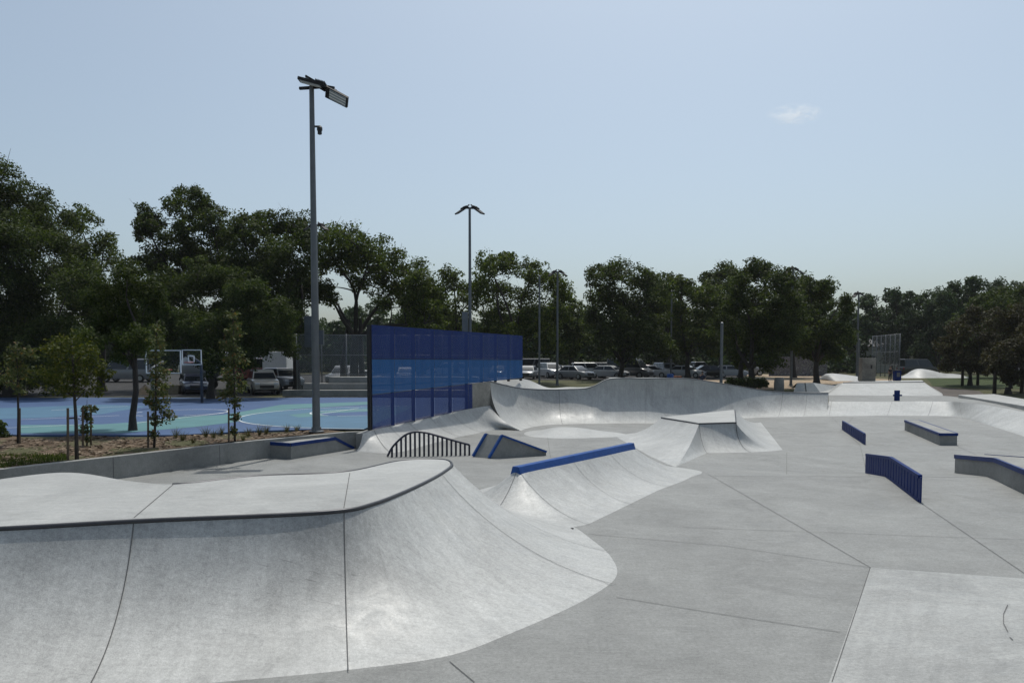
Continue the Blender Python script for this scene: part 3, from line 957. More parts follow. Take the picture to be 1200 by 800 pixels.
# wedge shaped ledge with blue edges (centre)
wd = empty('wedge_ledge', G(573, 536), 'concrete wedge ledge with blue steel edges beside the arched rail', 'ledge')
q0 = G(573, 537); q1 = G(640, 533.5); q2 = G(559, 536.5)
Hh = RY(584, 510, q0.y + .15).z; Hl = max(0.12, RY(640, 529, q1.y).z)
dirw = (q1 - q0); dirw.z = 0; Lw = dirw.length; dirw.normalize(); nw = Vector((-dirw.y, dirw.x, 0))
wdep = 0.55
sl_ = 0.42
sec = [(0, 0), (Lw, 0), (Lw, Hl), (sl_, Hh)]
wm = MB(); A_ = [q0 + dirw * s + up * z for s, z in sec]; B_ = [p + nw * wdep - dirw * 0.32 for p in A_]
wm.add(A_ + B_, [(0, 1, 2, 3), (7, 6, 5, 4), (3, 2, 6, 7), (1, 5, 6, 2), (0, 3, 7, 4)])
world_child(wm, 'ledge_block', M['wall'], wd)
we = MB()
for off in (Vector((0, 0, 0)), nw * wdep - dirw * .32):
    we.bar(q0 + off + up * .02, q0 + dirw * sl_ + off + up * (Hh + .0), .11, .06)
    we.bar(q0 + dirw * sl_ + off + up * Hh, q0 + dirw * Lw + off + up * Hl, .11, .06)
world_child(we, 'steel_edge', M['blue'], wd)

# box ledge on the right
def box_ledge(name, label, fl, fr, bl, h, emat, cat='ledge'):
    """fl, fr near-left/near-right base corners, bl far-left base corner"""
    o = empty(name, fl, label, cat)
    br = bl + (fr - fl)
    P = [fl, fr, br, bl]
    m = MB(); m.prism([(p.x, p.y) for p in P], [p.z - .05 for p in P], [p.z + h for p in P])
    world_child(m, 'ledge_block', M['wall'], o)
    e = MB()
    for a, b in ((0, 1), (1, 2), (2, 3), (3, 0)):
        e.bar(P[a] + up * (h - .045), P[b] + up * (h - .045), .06, .10)
    world_child(e, 'steel_edge', emat, o)
    return o


F8a, F8b, F8c = G(1101, 521.5), G(1121.5, 521.5), G(1060, 503.5)
box_ledge('box_ledge', 'long low concrete box ledge with blue edged top on the far floor', F8a, F8b, F8c, 0.46, M['navy_edge'])

# large hubba ledge at the right: level part, then down the slope
hu = empty('hubba_ledge', G(1165, 561), 'concrete hubba ledge with a blue edge cut off by the right border', 'ledge')
h1 = G(1165, 561.5); h0 = Vector((h1.x + .55, 21.3, 0)); h0.z = fz(h0.x, h0.y) - .05
h0 = Vector(((1122 - 600) / F * 21.2, 21.2, -.30)); h2 = Vector((h1.x - 1.1, 15.2, 0)) ; h2 = G(1215, 586)
hh = 0.52; sd_ = Vector((1.0, 0.12, 0)) * 0.95
P = [h2, h1, h0]; hm = MB()
for a, b in zip(P[:-1], P[1:]):
    hm.add([a - up * .1, b - up * .1, b + sd_ - up * .1, a + sd_ - up * .1, a + up * hh, b + up * hh, b + sd_ + up * hh, a + sd_ + up * hh],
           [(4, 7, 6, 5), (0, 4, 5, 1), (2, 6, 7, 3), (0, 3, 7, 4), (1, 5, 6, 2)])
world_child(hm, 'ledge_block', M['wall'], hu)
he = MB()
for off in (Vector(), sd_):
    for a, b in zip(P[:-1], P[1:]): he.bar(a + off + up * (hh - .04), b + off + up * (hh - .04), .06, .11)
world_child(he, 'steel_edge', M['navy_edge'], hu)

# raised kerb platform at the right edge
kp = MB()
kpoly = [RY(1123, 463.2, 50), RY(1165, 462.5, 51.3), RY(1200, 468, 44.3), RY(1320, 480, 35), RY(1440, 500, 27), RY(1330, 497, 30), RY(1200, 476.3, 37.4)]
kp.prism([(p.x, p.y) for p in kpoly], -.2, 0.68)
ko = kp.build('kerb_platform', M['deck'], bevel=0.02)
tag(ko, 'low flat concrete platform above the right hand bank', 'platform')

# ------------------------------------------------------------------ rails
def slat_rail(name, label, path, h, r, mat, step, post=(0.018, 0.05), rail_box=(0.07, 0.06), base=True):
    """path: base points (world). A flat handrail with close vertical posts"""
    o = empty(name, path[0], label, 'grind rail')
    tp_ = MB()
    for a, b in zip(path[:-1], path[1:]): tp_.bar(a + up * h, b + up * h, rail_box[0], rail_box[1])
    world_child(tp_, 'top_rail', mat, o)
    bp_ = MB()
    for a, b in zip(path[:-1], path[1:]): bp_.bar(a + up * .025, b + up * .025, 0.05, 0.05)
    world_child(bp_, 'bottom_rail', mat, o)
    for a, b in zip(path[:-1], path[1:]):
        n = max(1, int((b - a).length / step))
        d = (b - a).normalized()
        for i in range(n + 1):
            p = a.lerp(b, i / n)
            m = MB(); m.box((0, 0, 0), (post[0], post[1], h), None)
            ob = m.build('post', mat, o)
            ob.location = p + up * (h / 2 + .0) - Vector(o.location); ob.rotation_euler = (0, 0, math.atan2(d.x, d.y) * -1)
    return o


k0 = G(1077.5, 588); k1 = G(1043, 561.5); k2 = Vector(((1018 - 600) / F * 21.0, 21.0, -.255))
k1.z = 0; k2.z = fz(k2.x, k2.y)
slat_rail('kinked_rail', 'blue kinked flat rail with many flat posts in front of the lower floor', [k0, k1, k2], 0.53, .03, M['navy'], 0.29, (0.025, 0.235), (0.08, 0.07))
f0_ = G(1013, 520.5); f1_ = G(987.5, 503.5)
slat_rail('straight_rail', 'short straight navy rail on the far floor beside the pyramid', [f0_, f1_], 0.40, .03, M['navy'], 0.5, (0.025, 0.42), (0.07, 0.06))

# arched rail
ar = empty('arched_rail', G(454, 535), 'dark arched rail with close upright bars in front of the screen', 'grind rail')
a_0 = G(454, 535.5); a_1 = G(550, 533.5)
top_px = [(454, 535), (459, 525), (467, 516), (476, 509), (486, 506), (497, 506.5), (511, 510), (530, 515.5), (550, 521)]
tops = []
for x, y in top_px:
    t = (x - 454) / 96.0; b = a_0.lerp(a_1, t); p = RY(x, y, b.y); tops.append(Vector((p.x, b.y, max(p.z, b.z + .02))))
tc = catmull(tops, 5)
tm = MB(); tm.tube(tc, 0.032, 8); world_child(tm, 'top_rail', M['navyrail'], ar, smooth=True)
for i in range(1, 19):
    t = i / 18.0; x = tops[0].x + (tops[-1].x - tops[0].x) * t
    zt = None
    for a, b in zip(tc[:-1], tc[1:]):
        if a.x <= x <= b.x + 1e-6: zt = a.z + (b.z - a.z) * (x - a.x) / max(1e-6, b.x - a.x); yy = a.y + (b.y - a.y) * (x - a.x) / max(1e-6, b.x - a.x); break
    if zt is None: continue
    m = MB(); m.box((0, 0, zt / 2), (0.062, 0.03, zt))
    ob = m.build('post', M['navyrail'], ar); ob.location = Vector((x, yy, 0)) - Vector(ar.location)

# small blue rail seen end-on on the far deck
br_ = RY(1051, 470.3, 47.5)
so_ = empty('stub_rail', br_, 'small dark blue rail post with a cross bar on the flat above the bank', 'grind rail')
m = MB(); m.box((0, 0, .36), (.32, .10, .72)); m.build('post', M['navy'], so_)
m = MB(); m.box((0, -.06, .40), (.56, .06, .10)); m.build('top_rail', M['navy'], so_)

# ------------------------------------------------------------------ blue perforated screen
scr = empty('blue_screen', (SC0.x, SC0.y, SC0.z), 'tall perforated screen of blue metal panels above the bank', 'screen')
ZT = RY(435, 380.5, 25.0).z
zm = RY(435, 420.5, 25.0).z; zb0 = RY(435, 462, 25.0).z; zb1 = RY(612, 442.3, 35.5).z
NP = 9
def scr_pt(t): return Vector((SC0.x, SC0.y, 0)).lerp(Vector((SC1.x, SC1.y, 0)), t)
ang = math.atan2(SC_D.y, SC_D.x)
def spanel(t0, t1, za0, za1, zc0, zc1, mat):
    p0, p1 = scr_pt(t0 + .0006), scr_pt(t1 - .0006); w = (p1 - p0).length
    m = MB()
    th = 0.018
    for y in (0,):
        m.add([(0, -th, za0), (w, -th, za1), (w, -th, zc1), (0, -th, zc0)], [(0, 1, 2, 3)])
    o = m.build('panel', mat, scr); o.location = p0 - Vector((SC0.x, SC0.y, SC0.z)); o.rotation_euler = (0, 0, ang)
    return o
T_END = 0.585
def zmb(t): return zb0 + (zb1 - zb0) * t
for i in range(NP):
    t0, t1 = i / NP, (i + 1) / NP
    spanel(t0, t1, zm + .01, zm + .01, ZT, ZT, M['panel_dark'])
    spanel(t0, t1, zmb(t0), zmb(t1), zm - .01, zm - .01, M['panel_mid'])
r0 = RY(435, 503.5, 25.0).z; r1 = RY(552, 478, 31.05).z
lows = [i / NP for i in range(6)] + [T_END]
for t0, t1 in zip(lows[:-1], lows[1:]):
    spanel(t0, t1, r0 + (r1 - r0) * t0 / T_END, r0 + (r1 - r0) * t1 / T_END, zmb(t0) - .02, zmb(t1) - .02, M['panel_dark'])
for i in range(NP + 1):
    p = scr_pt(i / NP) - Vector((SC0.x, SC0.y, 0))
    zb_p = 0.3 if i / NP < T_END else 2.0
    m = MB(); hgt = ZT - zb_p
    wpost = 0.12 if i == 0 else 0.07
    m.box((0, 0.08, zb_p + hgt / 2), (wpost, 0.12, hgt))
    o = m.build('post', M['black'], scr); o.location = Vector((p.x, p.y, -SC0.z)); o.rotation_euler = (0, 0, ang)
for zz in (ZT - .02, zm, zb0 + .3):
    m = MB(); m.box((SC_L / 2, 0.035, zz), (SC_L, 0.05, 0.05))
    o = m.build('crossbar', M['black'], scr); o.location = (0, 0, -SC0.z); o.rotation_euler = (0, 0, ang)

# ------------------------------------------------------------------ court
CZ = 0.62
def cpt(px, py): return W(px, py, CZ)
cA, cB, cC, cD = cpt(-90, 509), cpt(204, 509.5), cpt(300, 504.5), cpt(432, 501)
cpoly = [(cA.x, cA.y), (cB.x, cB.y), (cC.x, cC.y), (cD.x, cD.y), (SC1.x - .8, SC1.y), (0.3, 37.5), (0.3, 47.5), (-40, 47.5), (-40, 30)]
court = MB(); court.prism(cpoly, 0.2, CZ)
crt = court.build('basketball_court', M['court_violet']); tag(crt, kind='structure')
def cshape(name, pts, mat, dz):
    m = MB(); polyface(m, [(p[0], p[1], CZ + dz) for p in pts])
    o = m.build(name, mat, crt)
    if o.data.polygons[0].normal.z < 0: o.data.flip_normals()
    return o
def pxs(*l): return [cpt(*p) for p in l]
cshape('court_paint', pxs((-90, 482), (0, 478), (120, 474), (172, 476), (120, 485), (60, 489), (-90, 494)), M['court_sky'], .004)
cshape('court_paint', pxs((22, 498), (120, 497), (165, 494), (215, 488), (262, 486), (330, 474), (431, 470.5), (431, 474), (345, 479), (306, 485), (290, 490), (286, 493), (230, 500), (140, 507.5), (25, 507.5)), M['court_teal'], .005)
c3 = Vector((-4.8, 31.6, 0)); 
arc = [(c3.x + 6.5 * math.cos(a), c3.y + 6.6 * math.sin(a)) for a in [R(92 + 176 * i / 40) for i in range(41)]]
cshape('court_paint', arc, M['court_sky'], .006)
cshape('court_paint', pxs((338, 486), (400, 480), (431, 479), (431, 485), (350, 489)), M['court_teal'], .009)
cshape('court_paint', pxs((375, 484.5), (431, 482), (431, 487), (380, 487)), M['court_violet'], .012)
cl_ = MB()
def arcline(c, rx, ry, a0, a1, w=0.07, n=48):
    v = []
    for i in range(n + 1):
        a = R(a0 + (a1 - a0) * i / n)
        for q in (-w / 2, w / 2): v.append((c[0] + (rx + q) * math.cos(a), c[1] + (ry + q) * math.sin(a), CZ + .015))
    cl_.add(v, [(2 * i, 2 * i + 2, 2 * i + 3, 2 * i + 1) for i in range(n)])
arcline((c3.x, c3.y), 6.5, 6.6, 92, 268)
arcline((-7.2, 33.2), 1.8, 2.0, 60, 250)
cc = cpt(212, 483.5)
arcline((cc.x, cc.y), 1.95, 2.2, -60, 150); arcline((cc.x, cc.y), 1.95, 2.2, 170, 250)
def cline(*p):
    line_strip(cl_, [cpt(*q) for q in p], 0.06, lambda x, y: CZ, .0152)
cline((300, 466.5), (431, 465)); cline((0, 502), (100, 497.5)); cline((20, 492), (140, 487)); cline((60, 481), (150, 476)); cline((395, 487.5), (431, 487)); cline((370, 486), (420, 478.5)); cline((150, 497), (262, 484))
cl_.build('court_line', M['court_line'], crt)
cshape('court_paint', [(cc.x + 1.9 * math.cos(R(a)), cc.y + 2.1 * math.sin(R(a))) for a in range(0, 360, 12)], M['court_violet'], .010)

# mulch bed between wall and court
mpoly = [(-14.2, 12.3), (WALL_B.x - .2, WALL_B.y + .15), (WALL_C.x - .2, WALL_C.y + .12), (WALL_D.x - .2, WALL_D.y + .15), (cD.x, cD.y - .02), (cC.x, cC.y - .02), (cB.x, cB.y - .02), (cA.x, cA.y - .02), (-26, 22)]
def mz(x, y): return 0.565 + 0.035 * math.sin(x * 2.1 + y) * math.sin(y * 1.7)
sheet('mulch_bed', mpoly, 0.0, M['mulch'], 'structure', mz, 0.6)
# loose bark chips
cm = MB()
for i in range(5200):
    x = rng.uniform(-15, -6.2); y = rng.uniform(15, 25)
    if not inside(mpoly, x, y) or edge_dist(mpoly, x, y) < .08: continue
    s = rng.uniform(.03, .085); a = rng.uniform(0, 6.28); q = Matrix.Rotation(a, 3, 'Z') @ Matrix.Rotation(rng.uniform(-.6, .6), 3, 'X')
    z = mz(x, y) + .012
    cm.add([q @ Vector(p) + Vector((x, y, z)) for p in ((-s, -s * .35, 0), (s, -s * .35, 0.01), (s, s * .35, 0), (-s, s * .35, .012))], [(0, 1, 2, 3)])
chipmat = leafmat('bark_chip', [(0, (0.06, 0.042, 0.028)), (.5, (0.14, 0.10, 0.066)), (1, (0.26, 0.20, 0.14))], 0.02)
tag(cm.build('bark_chips', chipmat), 'loose brown bark chips covering the planting bed', 'mulch', None, 'stuff')
# weeds at the left end of the bed
gm = MB()
for i in range(5200):
    p = W(rng.uniform(-40, 78) * 1.0, rng.uniform(533, 552), 0.57)
    if not inside(mpoly, p.x, p.y) or edge_dist(mpoly, p.x, p.y) < .05: continue
    a = rng.uniform(0, 6.28); h = rng.uniform(.03, .11); w = .012; l = rng.uniform(-.04, .04)
    gm.add([(p.x - w * math.cos(a), p.y - w * math.sin(a), p.z - .02), (p.x + w * math.cos(a), p.y + w * math.sin(a), p.z - .02), (p.x + l, p.y + l, p.z + h)], [(0, 1, 2)])
tag(gm.build('weeds', leaf_mid), 'short green weeds growing in the mulch bed', 'grass', None, 'stuff')

# ------------------------------------------------------------------ surroundings: sheets
sheet('parking_lot', [(-60, 76), (30, 76), (30, 112), (-60, 112)], .012, M['asphalt'], step=4)
sheet('driveway', [(-45, 49.5), (-17, 49.5), (-17, 76), (-45, 76)], .010, M['asphalt'], step=3)
sheet('gravel_lot', [(18.5, 62), (29, 62), (40, 76), (40, 110), (31, 110), (31, 76), (18.5, 76)], .012, M['gravel'], step=3)
pL = [GZ(1098, 450.5), GZ(1128, 452.5), GZ(1175, 461), GZ(1126, 461.5), GZ(1105, 463)]
sheet('asphalt_path', [(28.3, 50.5), (33.5, 51.5), (38, 60), (36, 72), (33.5, 72)], .016, M['path'], step=3)
sheet('lawn', [(36.5, 64), (60, 58), (75, 80), (75, 100), (54, 100), (46, 82)], .014, M['lawn'], step=4)
sheet('dark_ground_sheet', [(9.5, 43.6), (20, 48), (20, 61), (9.5, 61)], .012, M['dark_tone'], step=2)  # evenly dark ground sheet behind the bowl

# ------------------------------------------------------------------ bleachers, fences
bl_ = empty('bleachers', (-9, 49, CZ), 'three tiered concrete bleacher steps on the far edge of the court', 'bleachers')
m = MB()
bx0, bx1 = RY(327, 460, 48).x, RY(560, 455, 50).x
for i in range(3):
    m = MB(); z1 = 0.42 * (i + 1)
    xl = bx0 + [0, 1.1, 2.7][i]
    m.box(((xl + bx1) / 2, 48.2 + 1.0 * i + 1.0, CZ + z1 / 2 - .02 * 0), (bx1 - xl, 2.0 if i == 2 else 1.0, z1))
    if i < 2: pass
    for q in range(len(m.v)): pass
    world_child(m, 'step', M['wall'], bl_, bevel=.02)


def fence(name, label, a, b, h, nseg, rails=(0.02, .5, 1.0), pr=0.04):
    o = empty(name, a, label, 'fence')
    d = Vector((b.x - a.x, b.y - a.y, 0)); ln_ = d.length; an = math.atan2(d.y, d.x)
    o.rotation_euler = (0, 0, an)
    m = MB(); m.add([(0, 0, 0.03), (ln_, 0, .03), (ln_, 0, h), (0, 0, h)], [(0, 1, 2, 3)]); m.build('mesh_panel', M['chain'], o)
    for i in range(nseg + 1):
        m = MB(); m.tube([(ln_ * i / nseg, .06, 0), (ln_ * i / nseg, .06, h + .08)], pr, 6); m.build('post', M['galv'], o, smooth=True)
    for r_ in rails:
        m = MB(); m.tube([(0, .06, h * r_), (ln_, .06, h * r_)], pr * .7, 6); m.build('rail', M['galv'], o, smooth=True)
    return o


fy = 52.2
fence('chain_link_fence', 'tall chain link fence standing behind the bleacher steps', RY(348, 455, fy) * 1, RY(560, 455, fy + 1), 0, 0) if False else None
pa = RY(348, 450, fy); pa.z = CZ; pb = RY(600, 450, 55); pb.z = CZ
fence('chain_link_fence', 'tall chain link fence with grey posts behind the bleacher steps', pa, pb, RY(348, 392, fy).z - CZ, 9, (0.05, .33, .66, 1.0))
pc = Vector((pa.x, pa.y - 0.05, CZ)); pd = Vector((pa.x - .0, 49.2, CZ))
ba, bb = RY(1021, 440, 96), RY(1053, 440, 88); ba.z = bb.z = 1.0
fence('backstop_fence', 'tall grey chain link backstop beyond the concrete block', ba, bb, 5.2, 6, (0.05, .3, .6, 1.0), 0.05)

# ------------------------------------------------------------------ light poles
def floodlight(parent, loc, yaw, tilt, sc=1.0, roll=0.0):
    """flat LED floodlight: housing with a lens under it"""
    m = MB()
    prof = [(-.5, -.26, .05), (-.5, .26, .05), (.56, .24, .03), (.56, -.24, .03)]
    m.add([(x * sc, y * sc, z * sc) for x, y, z in prof] + [(x * sc, y * sc, -.07 * sc) for x, y, z in prof],
          [(3, 2, 1, 0)[::-1][::-1], (4, 5, 6, 7), (0, 1, 5, 4), (1, 2, 6, 5), (2, 3, 7, 6), (3, 0, 4, 7)])
    for k in range(7): m.box((-.42 * sc + .055 * sc * k, 0, .075 * sc), (.014 * sc, .46 * sc, .09 * sc))
    m.bar((-.55 * sc, 0, .0), (-.80 * sc, 0, .02 * sc), .09 * sc, .08 * sc)
    o = m.build('floodlight', M['lamp_body'], parent)
    o.location = loc; o.rotation_euler = (roll, tilt, yaw)
    l = MB(); l.box((.10 * sc, 0, -.078 * sc), (.80 * sc, .42 * sc, .012)); l.build('lens', M['lens'], o)
    l = MB()
    for q in (-.12, .0, .12): l.box((.10 * sc, q * sc, -.087 * sc), (.78 * sc, .035 * sc, .01))
    l.build('lamp_strip', M['white'], o)
    return o


def light_pole(base, ztop, r0, r1, label, heads, yawarm=0.0, box=None, group='tall floodlight poles', camera=False):
    o = empty('light_pole', base, label, 'light pole', group)
    h = ztop - base.z
    m = MB(); m.tube([(0, 0, -.3), (0, 0, h * .5), (0, 0, h)], [r0, (r0 + r1) / 2, r1], 14); m.build('pole', M['galv'], o, smooth=True, angle=40)
    m = MB(); m.lathe([(r0 * 1.9, 0), (r0 * 1.9, .03), (r0 * 1.25, .05), (r0 * 1.2, .16)], (0, 0, .0), 14); m.build('base_plate', M['galv'], o)
    ax = Vector((math.cos(yawarm), math.sin(yawarm), 0))
    m = MB(); m.bar(ax * -.42 + up * (h - .05), ax * .42 + up * (h - .05), .08, .08); m.build('crossarm', M['lamp_body'], o)
    for hd_ in heads: floodlight(o, Vector(hd_[0]) + up * h, *hd_[1:])
    if camera:
        m = MB(); m.bar((r1, 0, h - 1.28), (.24, 0, h - 1.28), .05, .05); m.lathe([(.03, -.12), (.07, -.1), (.07, 0), (.09, .02), (.09, .1), (.05, .16)], (.24, 0, h - 1.42), 10); m.build('sensor', M['black'], o)
    if box:
        for (bz, bw, bh, sx) in box:
            m = MB(); m.box((sx * (r0 + bw / 2), -.02, bz), (bw, .3, bh)); m.build('control_box', M['galv'], o, bevel=.01)
    return o


p1 = GZ(370, 506.5); p1 = Vector(((370 - 600) / F * 24.3, 24.3, .6))
z1t = RY(358, 101, 24.3).z
light_pole(p1, z1t, .132, .078, 'tall grey floodlight pole standing nearest, on the edge of the court',
           [((.82, -.1, -.36), R(-6), R(28), .76, R(-45)), ((.12, -.2, .03), R(184), R(-14), .84, R(-4)), ((-.05, .55, .34), R(186), R(-30), .55, R(0))], R(-10), camera=True)
def pole_at(px, ptop, Y, label, r=(.11, .07), yaw=0.0, box=None, sc=1.0):
    b = RY(px, 440, Y); b.z = gz(b.x, b.y)
    return light_pole(b, RY(px, ptop, Y).z, r[0], r[1], label, [((.48, -.05, -.16), R(-35), R(34), sc * .78), ((-.46, -.05, -.16), R(215), R(34), sc * .78)], yaw, box)
pole_at(551, 243, 43.5, 'floodlight pole with a control box rising behind the blue screen', yaw=R(10), box=[(4.6, .35, 1.3, -1)])
pole_at(373, 263, 50.5, 'slim floodlight pole with grey boxes just behind the nearest pole', yaw=R(20), box=[(4.4, .75, 2.1, -1), (4.0, .3, 1.0, 1)])
pole_at(653, 318, 66, 'floodlight pole with a wide double head right of the screen', (.12, .08), R(0))
pole_at(927, 315, 66, 'floodlight pole whose head stands just above the dark round trees', (.12, .09), R(30), sc=1.2)
pole_at(1004, 344, 92, 'distant floodlight pole near the concrete block', (.13, .1), R(40), sc=1.3)


def plain_pole(name, px, ptop, pbase, Y, r, label, mat=M['galv']):
    b = RY(px, pbase, Y); t = RY(px, ptop, Y)
    o = empty(name, b, label, 'pole')
    m = MB(); m.tube([(0, 0, -.4), (0, 0, t.z - b.z)], [r, r * .95], 12); m.build('shaft', mat, o, smooth=True, angle=40)
    m = MB(); m.lathe([(r * 1.05, 0), (r * 1.05, .04), (r * .4, .09)], (0, 0, t.z - b.z), 12); m.build('cap', mat, o)
    return o


plain_pole('metal_post', 845, 379, 449, 47, .10, 'thick bare grey post rising behind the bowl wall')
plain_pole('metal_post', 632, 324, 447, 64, .085, 'thin grey pole just right of the blue screen')
plain_pole('metal_post', 786, 341, 441, 80, .09, 'thin tall grey pole in front of the parked cars')
plain_pole('metal_post', 1006, 398, 446, 74, .07, 'thin grey post touching the concrete block')

# ------------------------------------------------------------------ trees
def leaf_cloud(lobes, seed, leaf, dens=1.0, squash=0.85):
    """lobes: list of (centre, radius); returns verts/faces of many small leaf faces"""
    rs = np.random.RandomState(seed)
    V = []; nF = 0
    for c, r in lobes:
        ns = 24
        dirs = rs.normal(size=(ns, 3)); dirs /= np.linalg.norm(dirs, axis=1)[:, None]
        sub = np.array(c)[None, :] + dirs * (r * rs.uniform(.35, .86, ns))[:, None] * np.array([1, 1, squash])
        srad = r * rs.uniform(.24, .46, ns)
        cnt = int(dens * 24 * (r / leaf) ** 2 / ns) + 3
        for sc, sr in zip(sub, srad):
            d = rs.normal(size=(cnt, 3)); d /= np.linalg.norm(d, axis=1)[:, None]
            rad = sr * rs.uniform(0.25, 1.08, cnt) ** .6
            p = sc + d * rad[:, None] * np.array([1.05, 1.05, .75])
            nrm = d * .6 + rs.normal(size=(cnt, 3)) * .6 + np.array([0, 0, .5]); nrm /= np.linalg.norm(nrm, axis=1)[:, None]
            t = np.cross(nrm, rs.normal(size=(cnt, 3))); t /= np.linalg.norm(t, axis=1)[:, None]
            b = np.cross(nrm, t)
            s = leaf * rs.uniform(.55, 1.25, cnt)[:, None]
            q = np.stack([p - t * s * .6, p - b * s * .34, p + t * s * .6, p + b * s * .34], 1)
            V.append(q.reshape(-1, 3)); nF += cnt
    V = np.concatenate(V)
    return V, nF


def cloud_obj(name, lobes, seed, leaf, mat, parent, dens=1.0, origin=None):
    V, n = leaf_cloud(lobes, seed, leaf, dens)
    if origin is not None: V = V - np.array(origin)[None, :]
    me = bpy.data.meshes.new(name)
    me.vertices.add(len(V)); me.vertices.foreach_set('co', V.astype(np.float32).ravel())
    me.loops.add(4 * n); me.loops.foreach_set('vertex_index', np.arange(4 * n, dtype=np.int32))
    me.polygons.add(n); me.polygons.foreach_set('loop_start', np.arange(0, 4 * n, 4, dtype=np.int32))
    me.polygons.foreach_set('loop_total', np.full(n, 4, dtype=np.int32))
    me.materials.append(mat); me.update(calc_edges=True); me.validate()
    o = bpy.data.objects.new(name, me); C.objects.link(o)
    if parent is not None: o.parent = parent
    return o


def tree(name, label, Y, tpx, lobes_px, mat, seed, dens=1.0, leafpx=2.7, tr=0.28, group='trees round the park', fork=0.35, depth=1.0, zb=None, extra_trunks=()):
    rl = random.Random(seed)
    b = RY(tpx, 440, Y); b.z = gz(b.x, b.y) if zb is None else zb
    o = empty(name, b, label, 'tree', group)
    lobes = []
    rmean = sum(l[2] for l in lobes_px) / len(lobes_px) * Y / F
    for (px, py, r) in lobes_px:
        dy = rl.uniform(-1, 1) * rmean * 1.3 * depth
        c = RY(px, py, Y + dy); rr = r * 1.12 * Y / F
        lobes.append(((c.x, c.y, c.z), rr))
        if depth > .5:       # fill the far and near sides of the crown too
            s = rl.choice((-1, 1))
            c2 = RY(px + rl.uniform(-.5, .5) * r, py + r * rl.uniform(.25, .7), Y + s * rmean * rl.uniform(1.2, 2.2))
            lobes.append(((c2.x, c2.y, c2.z), rr * .9))
    cloud_obj('crown', lobes, seed, leafpx * Y / F, mat, o, dens, origin=b)
    zmin = min(l[0][2] - l[1] * .5 for l in lobes); zmx = max(l[0][2] for l in lobes)
    zf = b.z + max(0.8, (zmin - b.z)) * 1.0 + (zmx - zmin) * (fork - .35)
    tm_ = MB()
    base = Vector((0, 0, 0)); forkp = Vector((rl.uniform(-.2, .2), rl.uniform(-.2, .2), zf - b.z))
    tm_.tube([base - up * .2, base + up * .12, base + up * .5, base.lerp(forkp, .6) + Vector((rl.uniform(-.1, .1), 0, 0)), forkp], [tr * 1.9, tr * 1.45, tr * 1.08, tr * .92, tr * .8], 10)
    for ex in extra_trunks:
        e = RY(ex, 440, Y + rl.uniform(-1, 1)) - b; e.z = 0
        tm_.tube([e, e + up * 2, forkp + Vector((e.x, e.y, 1)) * .6 + up * .8], [tr * .8, tr * .65, tr * .4], 8)
    # main limbs reach a few far apart lobes, the other lobes hang on the nearest limb
    tg = [(Vector(c) - b + Vector((0, 0, r * .3)), r) for c, r in lobes]
    main = [max(tg, key=lambda q: q[0].z)]
    while len(main) < min(6, len(tg)):
        main.append(max(tg, key=lambda q: min((q[0] - k[0]).length for k in main)))
    limbs = []
    for tgt, r in main:
        ln = (tgt - forkp).length; w = tr * rl.uniform(.42, .6)
        m1 = forkp.lerp(tgt, .33) + Vector((rl.uniform(-.1, .1) * ln, rl.uniform(-.1, .1) * ln, .07 * ln)); m2 = forkp.lerp(tgt, .68) + Vector((rl.uniform(-.07, .07) * ln, rl.uniform(-.07, .07) * ln, .05 * ln))
        path = catmull([forkp - up * .2, m1, m2, tgt], 4); limbs.append(path)
        tm_.tube(path, [w * (1 - .88 * i / (len(path) - 1)) for i in range(len(path))], 7)
    for tgt, r in tg:
        path = min(limbs, key=lambda P_: min((p - tgt).length for p in P_)); q = min(path[3:-2], key=lambda p: (p - tgt).length + max(0, p.z - tgt.z) * 1.5)
        if (q - tgt).length > .4:
            md = q.lerp(tgt, .5) + Vector((rl.uniform(-.15, .15), rl.uniform(-.15, .15), .08)) * (q - tgt).length; w = tr * .2
            tm_.tube(catmull([q, md, tgt], 3), [w * (1 - .8 * i / 6) for i in range(7)], 5, False)
        for k in range(3):
            e = tgt + Vector((rl.uniform(-1, 1), rl.uniform(-1, 1), rl.uniform(-.6, .8))) * r * .8
            tm_.tube([tgt - Vector((0, 0, r * .5)), e], [tr * .08, tr * .02], 4, False)
    tm_.build('trunk', M['bark'], o, smooth=True)
    return o


tree('leafy_tree', 'large spreading dark tree filling the left border', 50, 12,
     [(0, 212, 32), (35, 240, 32), (-45, 225, 45), (62, 272, 34), (8, 285, 44), (-55, 310, 50), (85, 318, 30), (40, 340, 42), (-5, 368, 45), (62, 390, 35), (-62, 390, 50), (20, 425, 34), (-20, 440, 36), (70, 430, 26), (-90, 260, 50)], leaf_dark, 11, tr=.4)
tree('leafy_tree', 'loose crowned tree sloping down beside the large left tree', 57, 118,
     [(96, 256, 20), (122, 284, 18), (141, 308, 16), (105, 305, 26), (120, 350, 30), (150, 340, 20), (90, 345, 26)], leaf_mid, 12, dens=.75)
tree('leafy_tree', 'tall tree with two separate knobbly tops left of the nearest pole', 60, 215,
     [(170, 252, 15), (182, 262, 14), (166, 272, 9), (212, 232, 15), (230, 230, 16), (246, 250, 20), (205, 288, 26), (258, 276, 18), (180, 305, 22), (235, 300, 28), (266, 308, 20), (222, 262, 16), (200, 330, 26)], leaf_dark, 13)
tree('leafy_tree', 'broad dark tree right behind the nearest floodlight pole', 58, 348,
     [(288, 266, 22), (315, 260, 22), (345, 262, 22), (300, 300, 32), (340, 300, 34), (278, 320, 26), (320, 340, 34), (358, 335, 24), (368, 278, 20), (330, 375, 26), (355, 385, 20)], leaf_dark, 14)
